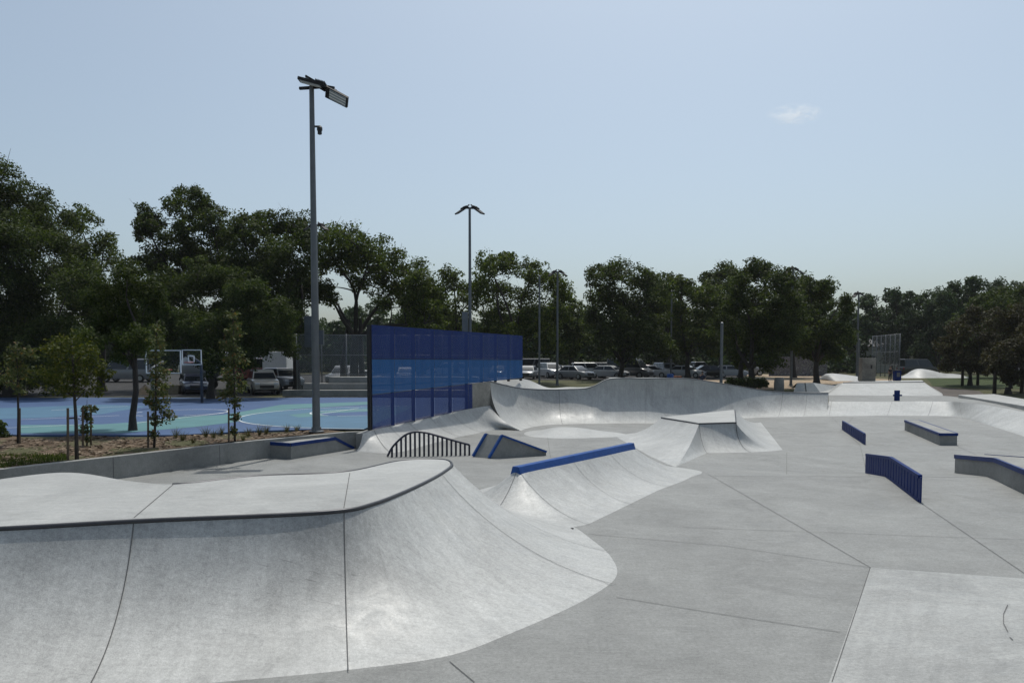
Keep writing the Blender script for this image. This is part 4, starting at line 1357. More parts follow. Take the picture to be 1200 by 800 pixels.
tree('willow_tree', 'airy vase shaped tree with bare dark limbs showing above the fence', 62, 415,
     [(388, 272, 17), (412, 276, 19), (442, 290, 19), (466, 302, 18), (490, 316, 17), (506, 336, 15), (402, 308, 17), (440, 322, 18), (478, 344, 18), (504, 362, 13), (386, 342, 13), (514, 378, 12), (425, 300, 18), (460, 330, 17), (395, 292, 18), (452, 352, 14), (482, 322, 18), (496, 345, 16), (372, 302, 20), (374, 334, 18), (420, 330, 12), (512, 350, 14), (492, 372, 13), (408, 290, 18), (455, 312, 17)], leaf_mid, 15, dens=.62, tr=.36, depth=.8, extra_trunks=(402, 424))
tree('leafy_tree', 'low dense tree with a wide black crown behind the court', 46, 246,
     [(200, 335, 26), (235, 324, 26), (270, 333, 26), (300, 350, 26), (324, 370, 24), (180, 362, 26), (220, 372, 34), (265, 380, 34), (304, 394, 24), (333, 402, 16), (190, 398, 24), (240, 408, 22), (285, 415, 18)], leaf_dark, 16, dens=1.15, tr=.2)
tree('leafy_tree', 'dark tree with a flared trunk standing in the mulch at the court edge', 24.6, 154,
     [(152, 328, 22), (122, 342, 22), (176, 343, 20), (140, 372, 26), (166, 384, 22), (114, 392, 20), (152, 408, 16)], leaf_dark, 17, dens=1.1, leafpx=2.9, tr=.10, depth=.7, zb=.57)
tree('leafy_tree', 'pale green tree behind the left part of the blue screen', 74, 535,
     [(512, 342, 15), (530, 322, 17), (548, 345, 20), (520, 372, 20), (545, 385, 22), (560, 330, 14)], leaf_mid, 18, dens=.7)
tree('leafy_tree', 'wide round topped tree behind the right end of the screen', 70, 605,
     [(572, 308, 17), (594, 306, 17), (620, 316, 18), (645, 326, 18), (662, 342, 13), (580, 345, 26), (620, 355, 26), (654, 366, 16), (600, 385, 24), (640, 390, 18), (575, 385, 18)], leaf_mid, 19, dens=.75)
tree('leafy_tree', 'tall tree standing alone right of the sky gap, above the parked cars', 78, 727,
     [(700, 318, 14), (725, 314, 18), (752, 324, 18), (708, 345, 20), (740, 350, 28), (770, 346, 18), (716, 378, 24), (758, 380, 26), (692, 368, 11), (735, 405, 20), (772, 402, 16), (705, 400, 14)], leaf_dark, 20)
tree('leafy_tree', 'lower tree between the tall lone tree and the dark round pair', 84, 806,
     [(800, 338, 15), (820, 344, 16), (790, 364, 18), (826, 372, 22), (802, 394, 22), (838, 345, 14), (835, 400, 16)], leaf_mid, 21)
tree('leafy_tree', 'dense dark round tree behind the thick bare post', 62, 880,
     [(870, 324, 17), (890, 314, 17), (912, 324, 17), (860, 350, 22), (895, 350, 28), (926, 350, 18), (850, 380, 18), (885, 385, 28), (920, 385, 24), (870, 410, 18), (906, 412, 18), (935, 372, 14)], leaf_dark, 22, dens=1.1, tr=.3, extra_trunks=(868,))
tree('leafy_tree', 'dense dark tree stepping down to the right next to the round one', 66, 957,
     [(950, 338, 15), (970, 338, 15), (988, 358, 14), (955, 370, 22), (984, 384, 16), (960, 400, 20), (995, 394, 10), (940, 402, 16), (978, 412, 12)], leaf_dark, 23, dens=1.1, tr=.26)
tree('leafy_tree', 'hazy flat topped tree beyond the chain link backstop', 125, 1045,
     [(1018, 352, 11), (1045, 345, 11), (1068, 350, 11), (1030, 372, 18), (1060, 375, 18), (1086, 366, 13), (1015, 386, 12), (1045, 400, 18), (1075, 402, 18), (1095, 390, 12), (1055, 360, 15), (1035, 385, 16), (1062, 385, 18)], leaf_far, 24, dens=1.3)
tree('leafy_tree', 'hazy broad tree rising above the reddish trees on the right', 112, 1150,
     [(1114, 340, 13), (1140, 334, 13), (1168, 337, 13), (1198, 338, 15), (1130, 360, 18), (1170, 362, 20), (1104, 364, 13), (1230, 342, 20), (1205, 365, 20), (1150, 352, 18), (1180, 350, 18), (1120, 375, 16)], leaf_far, 25, dens=1.3)
tree('plum_tree', 'reddish dark tree on the lawn beside the pump track', 66, 1137,
     [(1122, 384, 15), (1144, 371, 15), (1108, 404, 13), (1135, 408, 19), (1160, 394, 16), (1118, 420, 12), (1150, 425, 12)], leaf_red, 26, dens=1.1, tr=.16, extra_trunks=(1128, 1146))
tree('plum_tree', 'larger reddish dark tree at the right border above the platform', 57, 1182,
     [(1174, 375, 18), (1200, 368, 20), (1186, 405, 24), (1162, 420, 14), (1212, 400, 24), (1200, 432, 16), (1228, 375, 24), (1180, 435, 12)], leaf_red, 27, dens=1.1, tr=.18, extra_trunks=(1166, 1198))

tree('leafy_tree', 'dark tree filling the space behind the airy tree and the screen', 80, 492,
     [(478, 352, 14), (496, 346, 15), (512, 356, 14), (482, 376, 18), (508, 380, 20), (494, 400, 20), (470, 395, 16)], leaf_dark, 31, dens=1.0)
tree('leafy_tree', 'dark tree in the low gap between the screen trees and the tall lone tree', 92, 668,
     [(655, 352, 13), (672, 360, 13), (690, 372, 14), (660, 380, 18), (682, 392, 18), (664, 405, 16)], leaf_mid, 32, dens=.9)
tree('leafy_tree', 'rounded tree just right of the tall lone tree, behind the parked cars', 92, 785,
     [(775, 330, 13), (790, 326, 12), (778, 348, 18), (795, 365, 18), (775, 380, 20), (790, 400, 18)], leaf_dark, 33, dens=1.0)
tree('leafy_tree', 'dark tree joining the lower tree to the dense round one', 90, 845,
     [(832, 326, 14), (850, 318, 15), (865, 330, 14), (840, 348, 20), (858, 362, 20), (838, 382, 18), (858, 398, 18)], leaf_dark, 34, dens=1.0)
tree('leafy_tree', 'dark tree seen between the dense round one and its stepped neighbour', 86, 930,
     [(922, 330, 13), (938, 328, 14), (945, 345, 16), (925, 355, 18), (945, 372, 18), (930, 395, 18), (968, 352, 14)], leaf_dark, 35, dens=1.0)
tree('leafy_tree', 'hazy dark tree behind the white roller and the dark van', 118, 1098,
     [(1085, 352, 13), (1102, 348, 13), (1118, 352, 14), (1090, 372, 18), (1112, 376, 18), (1095, 396, 18), (1115, 402, 16), (1080, 410, 14)], leaf_far, 36, dens=1.2)
tree('leafy_tree', 'dark bulky tree behind the reddish trees at the right border', 84, 1180,
     [(1150, 358, 16), (1172, 350, 18), (1200, 350, 20), (1160, 380, 20), (1190, 378, 24), (1150, 405, 18), (1180, 410, 22), (1215, 395, 24), (1128, 378, 14)], leaf_dark, 37, dens=1.1)
# far wood that closes the view under the crowns
far = []
rf = random.Random(5)
for px in range(-80, 1010, 9):
    for py in (372, 388, 402, 414, 426):
        if py == 372 and rf.random() < .45: continue
        Y = rf.uniform(116, 146); c = RY(px + rf.uniform(-6, 6), py + rf.uniform(-6, 6), Y); far.append(((c.x, c.y, c.z), rf.uniform(1.8, 3.0)))
for px in range(1005, 1330, 9):
    for py in (378, 396, 412, 424):
        Y = rf.uniform(140, 160); c = RY(px + rf.uniform(-6, 6), py + rf.uniform(-5, 5), Y); far.append(((c.x, c.y, c.z), rf.uniform(2.0, 3.0)))
fw = cloud_obj('far_wood', far, 77, .62, leaf_far, None, 0.8)
tag(fw, 'distant dark wood closing the view beyond the parking lot', 'wood', None, 'stuff')


# ---- young staked trees
def sapling(name, label, bx, by, ttop, lobes_px, mat, seed, stakes, tr=.035, leafpx=4.2, dens=.6, z=.57):
    b = W(bx, by, z); Y = b.y
    o = empty(name, b, label, 'young tree', 'young staked trees in the mulch bed')
    rl = random.Random(seed); lobes = []
    for (px, py, r) in lobes_px:
        c = RY(px, py, Y + rl.uniform(-1, 1) * r * .8 * Y / F); lobes.append(((c.x, c.y, c.z), r * Y / F * 1.38))
    cloud_obj('crown', lobes, seed, leafpx * .9 * Y / F, mat, o, dens * .8, origin=b)
    t = RY(*ttop, Y) - b
    m = MB(); m.tube([(0, 0, -.1), t * .3 + Vector((.02, 0, 0)), t * .65, t], [tr * 1.2, tr, tr * .7, tr * .2], 8)
    for (c, r) in lobes:
        e = Vector(c) - b; s = t * max(.15, min(.9, (e.z - .35 * abs(e.x - t.x * e.z / t.z) - .2) / t.z))
        m.tube([s, s.lerp(e, .6) + up * .03, e], [tr * .4, tr * .25, tr * .08], 5)
    m.build('trunk', M['bark'], o, smooth=True)
    for sx, s0, s1 in stakes:
        q = W(sx, s1, z); h = RY(sx, s0, q.y)
        m = MB(); m.tube([Vector((q.x, q.y, z - .1)) - b, Vector((h.x, q.y, h.z)) - b], .028, 8); m.build('stake', M['wood'], o)
        zz = (h.z - b.z) * .8
        m = MB(); m.bar(Vector((q.x - b.x, q.y - b.y, zz)), Vector((t.x * zz / t.z, t.y * zz / t.z, zz)), .02, .04); m.build('tie', M['black'], o)
    return o


sapling('maple_sapling', 'yellow green young tree with a round loose crown at the front of the bed', 90, 537.5, (84, 395),
        [(82, 402, 17), (100, 412, 15), (72, 428, 17), (96, 434, 18), (118, 432, 10), (126, 438, 7), (66, 448, 13), (106, 454, 12), (60, 410, 12), (84, 452, 15), (46, 440, 11)], leaf_young, 41, [(79.5, 478, 538.5)], .04, 3.8, .5)
sapling('column_tree', 'slim columnar young tree beside the dark flared trunk', 180.5, 523.5, (184, 376),
        [(182, 386, 6), (184, 402, 9), (182, 420, 10), (187, 438, 11), (185, 456, 11), (188, 474, 11), (196, 488, 8), (176, 470, 6), (181, 492, 7), (180, 508, 5)], leaf_column, 42, [(173.5, 482, 524)], .03, 3.6, .7)
sapling('column_tree', 'slim columnar young tree nearest to the floodlight pole', 275, 517, (273, 362),
        [(272, 370, 7), (275, 386, 9), (270, 404, 10), (277, 420, 11), (270, 438, 12), (276, 454, 11), (266, 462, 8), (275, 472, 8), (276, 488, 5), (275, 504, 5)], leaf_column, 43, [(268, 478, 518)], .03, 3.6, .7)
sapling('thin_sapling', 'thin sparse young tree at the far left of the bed', 21, 520, (20, 400),
        [(18, 415, 14), (28, 435, 12), (10, 442, 13), (22, 456, 8), (34, 416, 9)], leaf_column, 44, [(23, 478, 520)], .03, 3.6, .45)
sapling('small_sapling', 'little bushy sapling between two stakes behind the yellow green tree', 101.5, 522, (102, 468),
        [(101, 478, 5), (103, 490, 6), (100, 503, 6), (101, 514, 4), (110, 480, 4)], leaf_column, 45, [(97, 476, 523), (106.5, 474, 521)], .02, 3.4, .7)
sh = W(3, 512, .57)
lob = []
rl = random.Random(3)
for px, py, r in ((0, 500, 9), (-10, 495, 11), (6, 508, 7), (-14, 508, 10)):
    c = RY(px, py, sh.y + rl.uniform(-.2, .2)); lob.append(((c.x, c.y, c.z), r * sh.y / F))
sb = empty('shrub', sh, 'dark leafy shrub cut off by the left border in the mulch bed', 'shrub')
cloud_obj('foliage', lob, 9, .09, leaf_dark, sb, .9, origin=sh)
m = MB()
for (c, r) in lob: m.tube([(0, 0, -.05), Vector(c) - sh], [.02, .006], 5)
m.build('stem', M['bark'], sb)


def tuft(px, py, h, seed):
    b = W(px, py, .575); r = random.Random(seed)
    m = MB()
    for i in range(70):
        a = r.uniform(0, 6.28); l = h * r.uniform(.5, 1.1); sp = r.uniform(.25, 1.1) * l; w = .004
        d = Vector((math.cos(a), math.sin(a), 0)); s = Vector((-d.y, d.x, 0)) * w
        p0 = d * r.uniform(0, .06); p1 = p0 + d * sp * .4 + up * l * .65; p2 = p0 + d * sp + up * l
        m.add([p0 - s, p0 + s, p1 + s * .8, p1 - s * .8, p2], [(0, 1, 2, 3), (3, 2, 4)])
    o = m.build('grass_tuft', leaf_grass); o.location = b
    tag(o, 'tuft of dry ornamental grass on the mulch behind the low wall', 'grass tuft', 'dry grass tufts along the planting bed')
for i, (px, py, h) in enumerate([(206, 513, .34), (214, 516, .3), (241, 512, .36), (250, 513, .3), (259, 510, .34), (291, 511, .32), (304, 510, .38), (312, 508, .32), (336, 506, .3), (348, 505, .26), (226, 519, .2), (285, 516, .22)]): tuft(px, py, h, 100 + i)
for i, (px, py, r) in enumerate([(856, 445.5, 5), (866, 445.5, 5), (875, 446, 5), (886, 446, 5), (893, 447, 4)]):
    b = RY(px, 449.5, 58); b.z = gz(b.x, b.y)
    c = RY(px, py, 58)
    o = cloud_obj('round_bush', [((0, 0, c.z - b.z), .42), ((.2, .1, c.z - b.z - .2), .4), ((-.2, 0, c.z - b.z - .25), .4)], 60 + i, .14, leaf_dark, None, 1.1)
    o.location = b
    tag(o, 'small clipped round bush in the row behind the bowl edge', 'bush', 'row of small round bushes')

# ------------------------------------------------------------------ basketball hoops
def hoop(label, px0, px1, py0, py1, Y, face, square):
    a = RY(px0, py0, Y); b_ = RY(px1, py1, Y); cx = (a.x + b_.x) / 2; w = b_.x - a.x; h = a.z - b_.z
    o = empty('basketball_hoop', (cx, Y, CZ), label, 'basketball hoop', 'basketball hoops on the court')
    zc = (a.z + b_.z) / 2 - CZ
    fr = MB(); t = .042
    for z in (-h / 2, h / 2): fr.box((0, 0, zc + z), (w + t, .05, t))
    for x in (-w / 2, w / 2): fr.box((x, 0, zc), (t, .05, h))
    fro = fr.build('backboard_frame', M['white'], o)
    gl, ntg, bb_ = newmat('clear_backboard'); bb_.inputs['Base Color'].default_value = (.1, .11, .12, 1); bb_.inputs['Alpha'].default_value = .05; bb_.inputs['Roughness'].default_value = .1
    g = MB(); g.box((0, 0, zc), (w - t, .02, h - t)); g.build('backboard', gl, o)
    if square:
        s = MB(); sw = w * .30; shh = h * .42
        for z in (0, shh): s.box((-.02, -.03, zc - h * .32 + z), (sw, .02, .06))
        for x in (-sw / 2, sw / 2): s.box((x - .02, -.03, zc - h * .32 + shh / 2), (.06, .02, shh))
        s.build('target_square', M['white'], o)
    s = MB()
    pts = [(.2286 * math.cos(q) + 0, face * .38 + .2286 * math.sin(q), zc - h * .36) for q in [2 * math.pi * i / 16 for i in range(17)]]
    s.tube(pts, .018, 6); s.bar((0, 0, zc - h * .36), (0, face * .16, zc - h * .36), .1, .03)
    s.build('rim', plain('hoop_red', (.35, .05, .03), .4), o)
    s = MB(); s.tube([(0, -face * 1.2, -.05), (0, -face * 1.2, zc - .3), (0, -face * .05, zc)], [.08, .08, .06], 10); s.build('post', M['galv'], o, smooth=True)
    return o


hoop('nearer basketball hoop with a large white framed clear backboard', 171, 212, 410.5, 437, 37, 1, False)
hoop('farther basketball hoop with a white target square on its backboard', 213.5, 236, 410, 427, 40.2, -1, True)

# ------------------------------------------------------------------ cars
def carpaint(name, c): return plain(name, c, .28, 0.0, .06, 1.0, coat=.6)
PAINT = {'white': carpaint('car_white', (.47, .48, .49)), 'silver': carpaint('car_silver', (.22, .23, .245)), 'grey': carpaint('car_grey', (.10, .105, .115)),
         'black': carpaint('car_black', (.014, .014, .016)), 'navy': carpaint('car_navy', (.018, .03, .07)), 'red': carpaint('car_red', (.22, .02, .018)), 'tan': carpaint('car_tan', (.33, .31, .27))}


def loft_sections(m, secs):
    """secs: list of rings (same count) of points"""
    n = len(secs[0]); b = len(m.v)
    for s in secs: m.v.extend([tuple(p) for p in s])
    for i in range(len(secs) - 1):
        for k in range(n):
            k2 = (k + 1) % n
            m.f.append((b + i * n + k, b + (i + 1) * n + k, b + (i + 1) * n + k2, b + i * n + k2)); m.mi.append(0)
    m.f.append(tuple(b + k for k in range(n))); m.mi.append(0)
    e = b + (len(secs) - 1) * n
    m.f.append(tuple(e + k for k in range(n))[::-1]); m.mi.append(0)


def car_proto(kind):
    """front points to +X"""
    S = dict(sedan=dict(L=4.6, W=1.8, belt=.92, roof=1.44, hood=.90, nose=.68, tail=.95, c=(-1.75, -1.05, .55, 1.25), ground=.24, wr=.32, wb=1.35),
             suv=dict(L=4.8, W=1.92, belt=1.10, roof=1.76, hood=1.08, nose=.85, tail=1.12, c=(-2.25, -2.0, .55, 1.15), ground=.30, wr=.37, wb=1.42),
             pickup=dict(L=5.6, W=1.98, belt=1.15, roof=1.86, hood=1.14, nose=.95, tail=1.15, c=(-.55, -.35, 1.0, 1.5), ground=.36, wr=.40, wb=1.75),
             van=dict(L=5.3, W=2.0, belt=1.15, roof=2.25, hood=1.10, nose=.85, tail=1.2, c=(-2.55, -2.5, 1.1, 1.85), ground=.30, wr=.36, wb=1.65))[kind]
    o = empty('parked_car', (0, 0, 0))
    L2, w = S['L'] / 2, S['W'] / 2
    xs = [(-L2, .9, S['tail'] - .18), (-L2 + .12, .97, S['tail']), (S['c'][0], 1.0, S['belt']), (0, 1.0, S['belt']), (S['c'][3], 1.0, S['belt']), (S['c'][3] + .25, .99, S['hood']), (L2 - .35, .95, S['hood'] - .08), (L2 - .08, .90, S['nose']), (L2, .82, S['nose'] - .15)]
    secs = []
    for x, f, zt in xs:
        g = S['ground'] + (.12 if abs(x) > L2 - .1 else 0); ww = w * f
        secs.append([(x, -ww * .93, g), (x, -ww, (g + zt) / 2), (x, -ww * .96, zt - .06), (x, -ww * .86, zt), (x, ww * .86, zt), (x, ww * .96, zt - .06), (x, ww, (g + zt) / 2), (x, ww * .93, g)])
    m = MB(); loft_sections(m, secs)
    m.build('body', PAINT['white'], o, smooth=True, angle=35)
    # greenhouse
    c0, c1, c2, c3_ = S['c']
    m = MB(); zb_, zr = S['belt'] - .02, S['roof']; wb_, wt_ = w * .88, w * .72
    secs = [[(c0, -wb_, zb_), (c0, wb_, zb_), (c3_, wb_, zb_), (c3_, -wb_, zb_)], [(c1, -wt_, zr - .06), (c1, wt_, zr - .06), (c2, wt_, zr - .06), (c2, -wt_, zr - .06)], [(c1 + .08, -wt_ * .92, zr), (c1 + .08, wt_ * .92, zr), (c2 - .12, wt_ * .92, zr), (c2 - .12, -wt_ * .92, zr)]]
    loft_sections(m, [[(p) for p in s] for s in secs]); m.build('cabin', PAINT['white'], o, bevel=.03)
    def quad(name, P, off):
        mm = MB(); nrm = (Vector(P[1]) - Vector(P[0])).cross(Vector(P[3]) - Vector(P[0])).normalized()
        if nrm.dot(Vector(off)) < 0: nrm = -nrm; P = P[::-1]
        ce = sum((Vector(p) for p in P), Vector()) / 4
        Q = [ce + (Vector(p) - ce) * .9 for p in P]
        mm.add([q + nrm * .012 for q in Q] + [q - nrm * .02 for q in Q], [(0, 1, 2, 3), (7, 6, 5, 4), (0, 4, 5, 1), (1, 5, 6, 2), (2, 6, 7, 3), (3, 7, 4, 0)])
        return mm.build(name, M['glass'], o)
    zt_ = zr - .1; zl = zb_ + .06
    quad('windscreen', [(c3_, -wb_, zl), (c3_, wb_, zl), (c2, wt_, zt_), (c2, -wt_, zt_)], (1, 0, 0))
    quad('rear_window', [(c0, -wb_, zl), (c0, wb_, zl), (c1, wt_, zt_), (c1, -wt_, zt_)], (-1, 0, 0))
    xm_b, xm_t = (c0 + c3_) / 2, (c1 + c2) / 2
    segs = [(c0, xm_b, c1, xm_t), (xm_b, c3_, xm_t, c2)]
    if kind == 'pickup': segs = [(c0, c3_, c1, c2)]
    for s in (-1, 1):
        for (xa, xb, ya, yb) in segs:
            quad('side_window', [(xa, s * wb_, zl), (xb, s * wb_, zl), (yb, s * wt_, zt_), (ya, s * wt_, zt_)], (0, s, 0))
        m = MB(); m.box((L2 - .10, s * w * .66, S['nose'] - .06), (.16, w * .34, .16)); m.build('headlight', M['headlight'], o, bevel=.03)
        m = MB(); m.box((-L2 + .03, s * w * .74, S['tail'] - .26), (.08, w * .22, .22)); m.build('tail_light', M['tail'], o)
    m = MB(); m.box((L2 - .03, 0, S['ground'] + .28), (.10, w * 1.0, .20)); m.box((0, 0, S['ground'] + .02), (S['L'] * .9, w * 1.7, .10)); m.build('bumper', M['black'], o)
    if kind == 'pickup':
        m = MB(); m.box(((-L2 + c0) / 2, 0, S['belt'] + .005), ((c0 + L2) - .25, w * 1.5, .012)); m.build('truck_bed', M['black'], o)
    for sx in (-1, 1):
        for sy in (-1, 1):
            t = MB(); rot = Matrix.Rotation(R(90), 3, 'X'); r = S['wr']
            t.lathe([(r * .7, -.12), (r, -.10), (r, .10), (r * .7, .12)], (0, 0, 0), 18, rot)
            wh = t.build('wheel', M['tyre'], o, smooth=True, angle=40); wh.location = (sx * S['wb'], sy * (w - .10), r)
            q = MB(); q.lathe([(r * .62, -.13), (r * .62, .13)], (0, 0, 0), 14, rot); q.build('rim', M['rim'], wh)
    return o


protos = {k: car_proto(k) for k in ('sedan', 'suv', 'pickup', 'van')}
used = {k: False for k in protos}


def car(kind, px, Y, head, paint, label, group='cars in the parking lot'):
    if used[kind]: o = copy_tree(protos[kind])
    else: o = protos[kind]; used[kind] = True
    p = RY(px, 440, Y); p.z = gz(p.x, p.y) + .012
    o.location = p; o.rotation_euler = (0, 0, R(head))
    tag(o, label, 'car', group)
    for c in o.children:
        if c.name.split('.')[0] in ('body', 'cabin'):
            c.material_slots[0].link = 'OBJECT'; c.material_slots[0].material = PAINT[paint]
    return o


# copies must be made before any proto is repainted by link; material is per object so order is free
car('van', 621, 92, 175, 'grey', 'grey van half hidden behind the right end of the blue screen')
car('sedan', 619, 80, -100, 'silver', 'silver sedan nose on at the screen end, in front of the grey van')
car('suv', 645, 84, -70, 'white', 'white sport utility car between the two thin poles')
car('sedan', 661, 85, -60, 'grey', 'dark grey sedan just right of the double headed pole')
car('suv', 691, 84, 5, 'white', 'white sport utility car seen from the side under the trees')
car('sedan', 674, 78.5, -50, 'silver', 'silver sedan in front of the side on white car')
car('sedan', 713, 83, -30, 'white', 'white sedan left of the tall grey van')
car('van', 738, 84, -35, 'grey', 'tall grey van standing above the extension wall')
car('sedan', 763, 86, -20, 'white', 'white sedan right of the tall grey van')
car('suv', 781, 88, -75, 'silver', 'silver sport utility car behind the thin tall pole')
car('sedan', 803, 85, -25, 'white', 'white sedan right of the thin tall pole')
car('pickup', 815, 95, 10, 'grey', 'grey pickup in the back row right of the thin pole')
car('sedan', 832, 88, 5, 'black', 'black sedan just left of the thick bare post')
car('sedan', 853, 88, -10, 'white', 'white sedan just right of the thick bare post')
car('suv', 697, 97, 170, 'grey', 'dark sport utility car in the back row behind the side on white car')
car('sedan', 752, 99, 170, 'red', 'red sedan in the back row behind the tall grey van')
car('pickup', 872, 98, 0, 'silver', 'silver pickup at the right end of the parking row')
car('van', 560, 88, 175, 'silver', 'silver van seen through the blue screen')
car('suv', 525, 86, 175, 'white', 'white sport utility car seen through the middle of the blue screen')
car('sedan', 585, 84, -100, 'black', 'black sedan seen through the right part of the blue screen')
car('sedan', 475, 72, -80, 'white', 'white sedan seen through the left part of the blue screen')
car('suv', 404, 66, -100, 'silver', 'silver sport utility car behind the fence right of the nearest pole')
car('sedan', 422, 64, -110, 'white', 'white sedan behind the fence beside the screen edge')
car('suv', 308, 54, -65, 'tan', 'beige sport utility car facing the court under the dark trees')
car('suv', 331, 60, -50, 'silver', 'silver sport utility car behind the beige one')
car('sedan', 227, 55, -62, 'navy', 'dark blue sedan below the farther basketball hoop')
car('van', 150, 72, 180, 'silver', 'silver van behind the dark flared trunk')
car('van', 1075, 104, 8, 'black', 'dark van with a pale roof beyond the pump track bump')
car('sedan', 1176, 118, 0, 'white', 'white sedan under the reddish trees far right')

# mixer truck between trunk and columnar tree
mt = empty('mixer_truck', (RY(258, 440, 60).x, 60, gz(-20, 60)), 'red truck with a pale rounded drum behind the columnar tree', 'truck')
m = MB(); m.box((0, 0, .85), (6.2, 1.1, .25)); m.build('chassis', M['black'], mt)
m = MB(); m.box((2.3, 0, 1.75), (1.6, 2.3, 1.7)); m.build('cab', PAINT['red'], mt, bevel=.12)
m = MB(); m.box((3.1, 0, 2.15), (.06, 1.9, .7)); m.build('windscreen', M['glass'], mt)
m = MB(); rotd = Matrix.Rotation(R(78), 3, 'Y'); m.lathe([(.5, -2.2), (.9, -1.7), (1.25, -.6), (1.25, .4), (.95, 1.4), (.45, 1.9)], (-1.0, 0, 2.1), 20, rotd); m.build('drum', PAINT['white'], mt, smooth=True)
for x in (-2.2, -1.1, 2.2):
    for y in (-1, 1):
        t = MB(); t.lathe([(.35, -.15), (.5, -.13), (.5, .13), (.35, .15)], (0, 0, 0), 16, Matrix.Rotation(R(90), 3, 'X')); q = t.build('wheel', M['tyre'], mt, smooth=True, angle=40); q.location = (x, y, .5)
tr_ = empty('box_trailer', (RY(313, 440, 70).x, 70, gz(-20, 70)), 'long white box trailer behind the beige car', 'trailer')
m = MB(); m.box((0, 0, 2.0), (4.4, 2.3, 1.9)); m.build('box', M['white'], tr_, bevel=.04)
m = MB(); m.box((0, 0, .9), (4.0, 1.2, .2)); m.build('chassis', M['black'], tr_)
for x in (-.9, .9):
    t = MB(); t.lathe([(.3, -1.05), (.42, -1.0), (.42, 1.0), (.3, 1.05)], (0, 0, 0), 16, Matrix.Rotation(R(90), 3, 'X')); q = t.build('wheel', M['tyre'], tr_); q.location = (x, 0, .42)

# gravel heap and planter by the hoop
hp = MB(); cH = RY(170, 458, 53); 
for j in range(9):
    r = j / 8
    for i in range(24):
        a = 2 * math.pi * i / 24; rr = r * .85 * (1 + .1 * math.sin(3 * a)); hp.v.append((rr * math.cos(a), rr * math.sin(a), .75 * (1 - r) ** 1.05 + .03 * math.sin(5 * a + j)))
for j in range(8):
    for i in range(24):
        hp.f.append((j * 24 + i, (j + 1) * 24 + i, (j + 1) * 24 + (i + 1) % 24, j * 24 + (i + 1) % 24)); hp.mi.append(0)
ho = hp.build('gravel_heap', M['gravel'], smooth=True); ho.location = (cH.x, 53, gz(cH.x, 53) - .05)
tag(ho, 'small pointed heap of tan gravel behind the flared trunk', 'gravel heap')
cb = RY(203, 457, 54)
pl_ = MB(); pl_.add([(-.62, -.4, 0), (.55, -.4, 0), (.55, .4, 0), (-.62, .4, 0), (-.7, -.45, .66), (.62, -.45, .66), (.62, .45, .66), (-.7, .45, .66)], [(0, 3, 2, 1), (0, 1, 5, 4), (1, 2, 6, 5), (2, 3, 7, 6), (3, 0, 4, 7), (4, 5, 6, 7)])
po = pl_.build('planter_box', plain('tan_board', (.33, .27, .19), .8, 0, .3), bevel=.02); po.location = (cb.x, 54, gz(cb.x, 54)); tag(po, 'tan tapered box standing under the nearer basketball hoop', 'planter')

# ------------------------------------------------------------------ things beyond the far bank
cbk = RY(1016, 446.3, 70)
blk = empty('concrete_block', cbk, 'upright weathered concrete block standing on the far bank', 'concrete block')
m = MB(); hB_ = RY(1016, 419.5, 70).z - cbk.z; m.box((0, 0, hB_ / 2 - .1), (1.30, .7, hB_ + .2)); m.build('block_body', M['oldwall'], blk, bevel=.03)
m = MB(); m.box((.22, -.352, hB_ * .62), (.16, .02, .34)); m.build('recess_shade', M['black'], blk)  # black plate on the face; the hole's shade is put into its colour
bn = RY(1051, 446.3, 70)
bin_ = empty('litter_bin', bn, 'dark blue litter bin standing next to the person on the far bank', 'bin')
m = MB(); m.box((0, 0, .52), (.58, .5, .90)); m.build('bin_body', M['navy'], bin_, bevel=.03)
m = MB(); m.box((0, 0, 1.0), (.64, .56, .08)); m.build('lid', M['black'], bin_, bevel=.02)
m = MB(); m.box((0, -.256, .6), (.3, .012, .4)); m.build('front_panel', M['galv'], bin_)
m = MB(); m.box((0, 0, .03), (.5, .42, .08)); m.build('foot', M['black'], bin_)

# pump track bumps
def bump(name, label, pts, wdt, mat):
    """ridge: pts along x (X, Y, z), closed to ground"""
    m = MB(); n = len(pts)
    for p in pts:
        g = gz(p.x, p.y) - .05
        for k, (dy, f) in enumerate(((-wdt, 0), (-wdt * .55, .55), (-wdt * .2, .93), (wdt * .2, 1), (wdt * .6, .5), (wdt, 0))):
            m.v.append((p.x, p.y + dy, g + (p.z - g) * f))
    for i in range(n - 1):
        for k in range(5):
            m.f.append((i * 6 + k, (i + 1) * 6 + k, (i + 1) * 6 + k + 1, i * 6 + k + 1)); m.mi.append(0)
    o = m.build(name, mat, smooth=True); tag(o, label, 'skate bump'); return o


bump('roller', 'white rounded concrete roller with a pointed hump beyond the litter bin', catmull([RY(x, y, 86) for x, y in ((1052, 442), (1062, 439.5), (1070, 434.5), (1077, 432.2), (1088, 432.8), (1098, 435.5), (1108, 437.6), (1122, 438.2), (1130, 441))], 4), 2.0, M['ramp'])
bump('curved_bank', 'white curved concrete bank left of the weathered block', catmull([RY(x, y, 76) for x, y in ((966, 444), (968, 439), (975, 437.5), (985, 438), (1000, 440), (1012, 443))], 4), 2.4, M['ramp'])
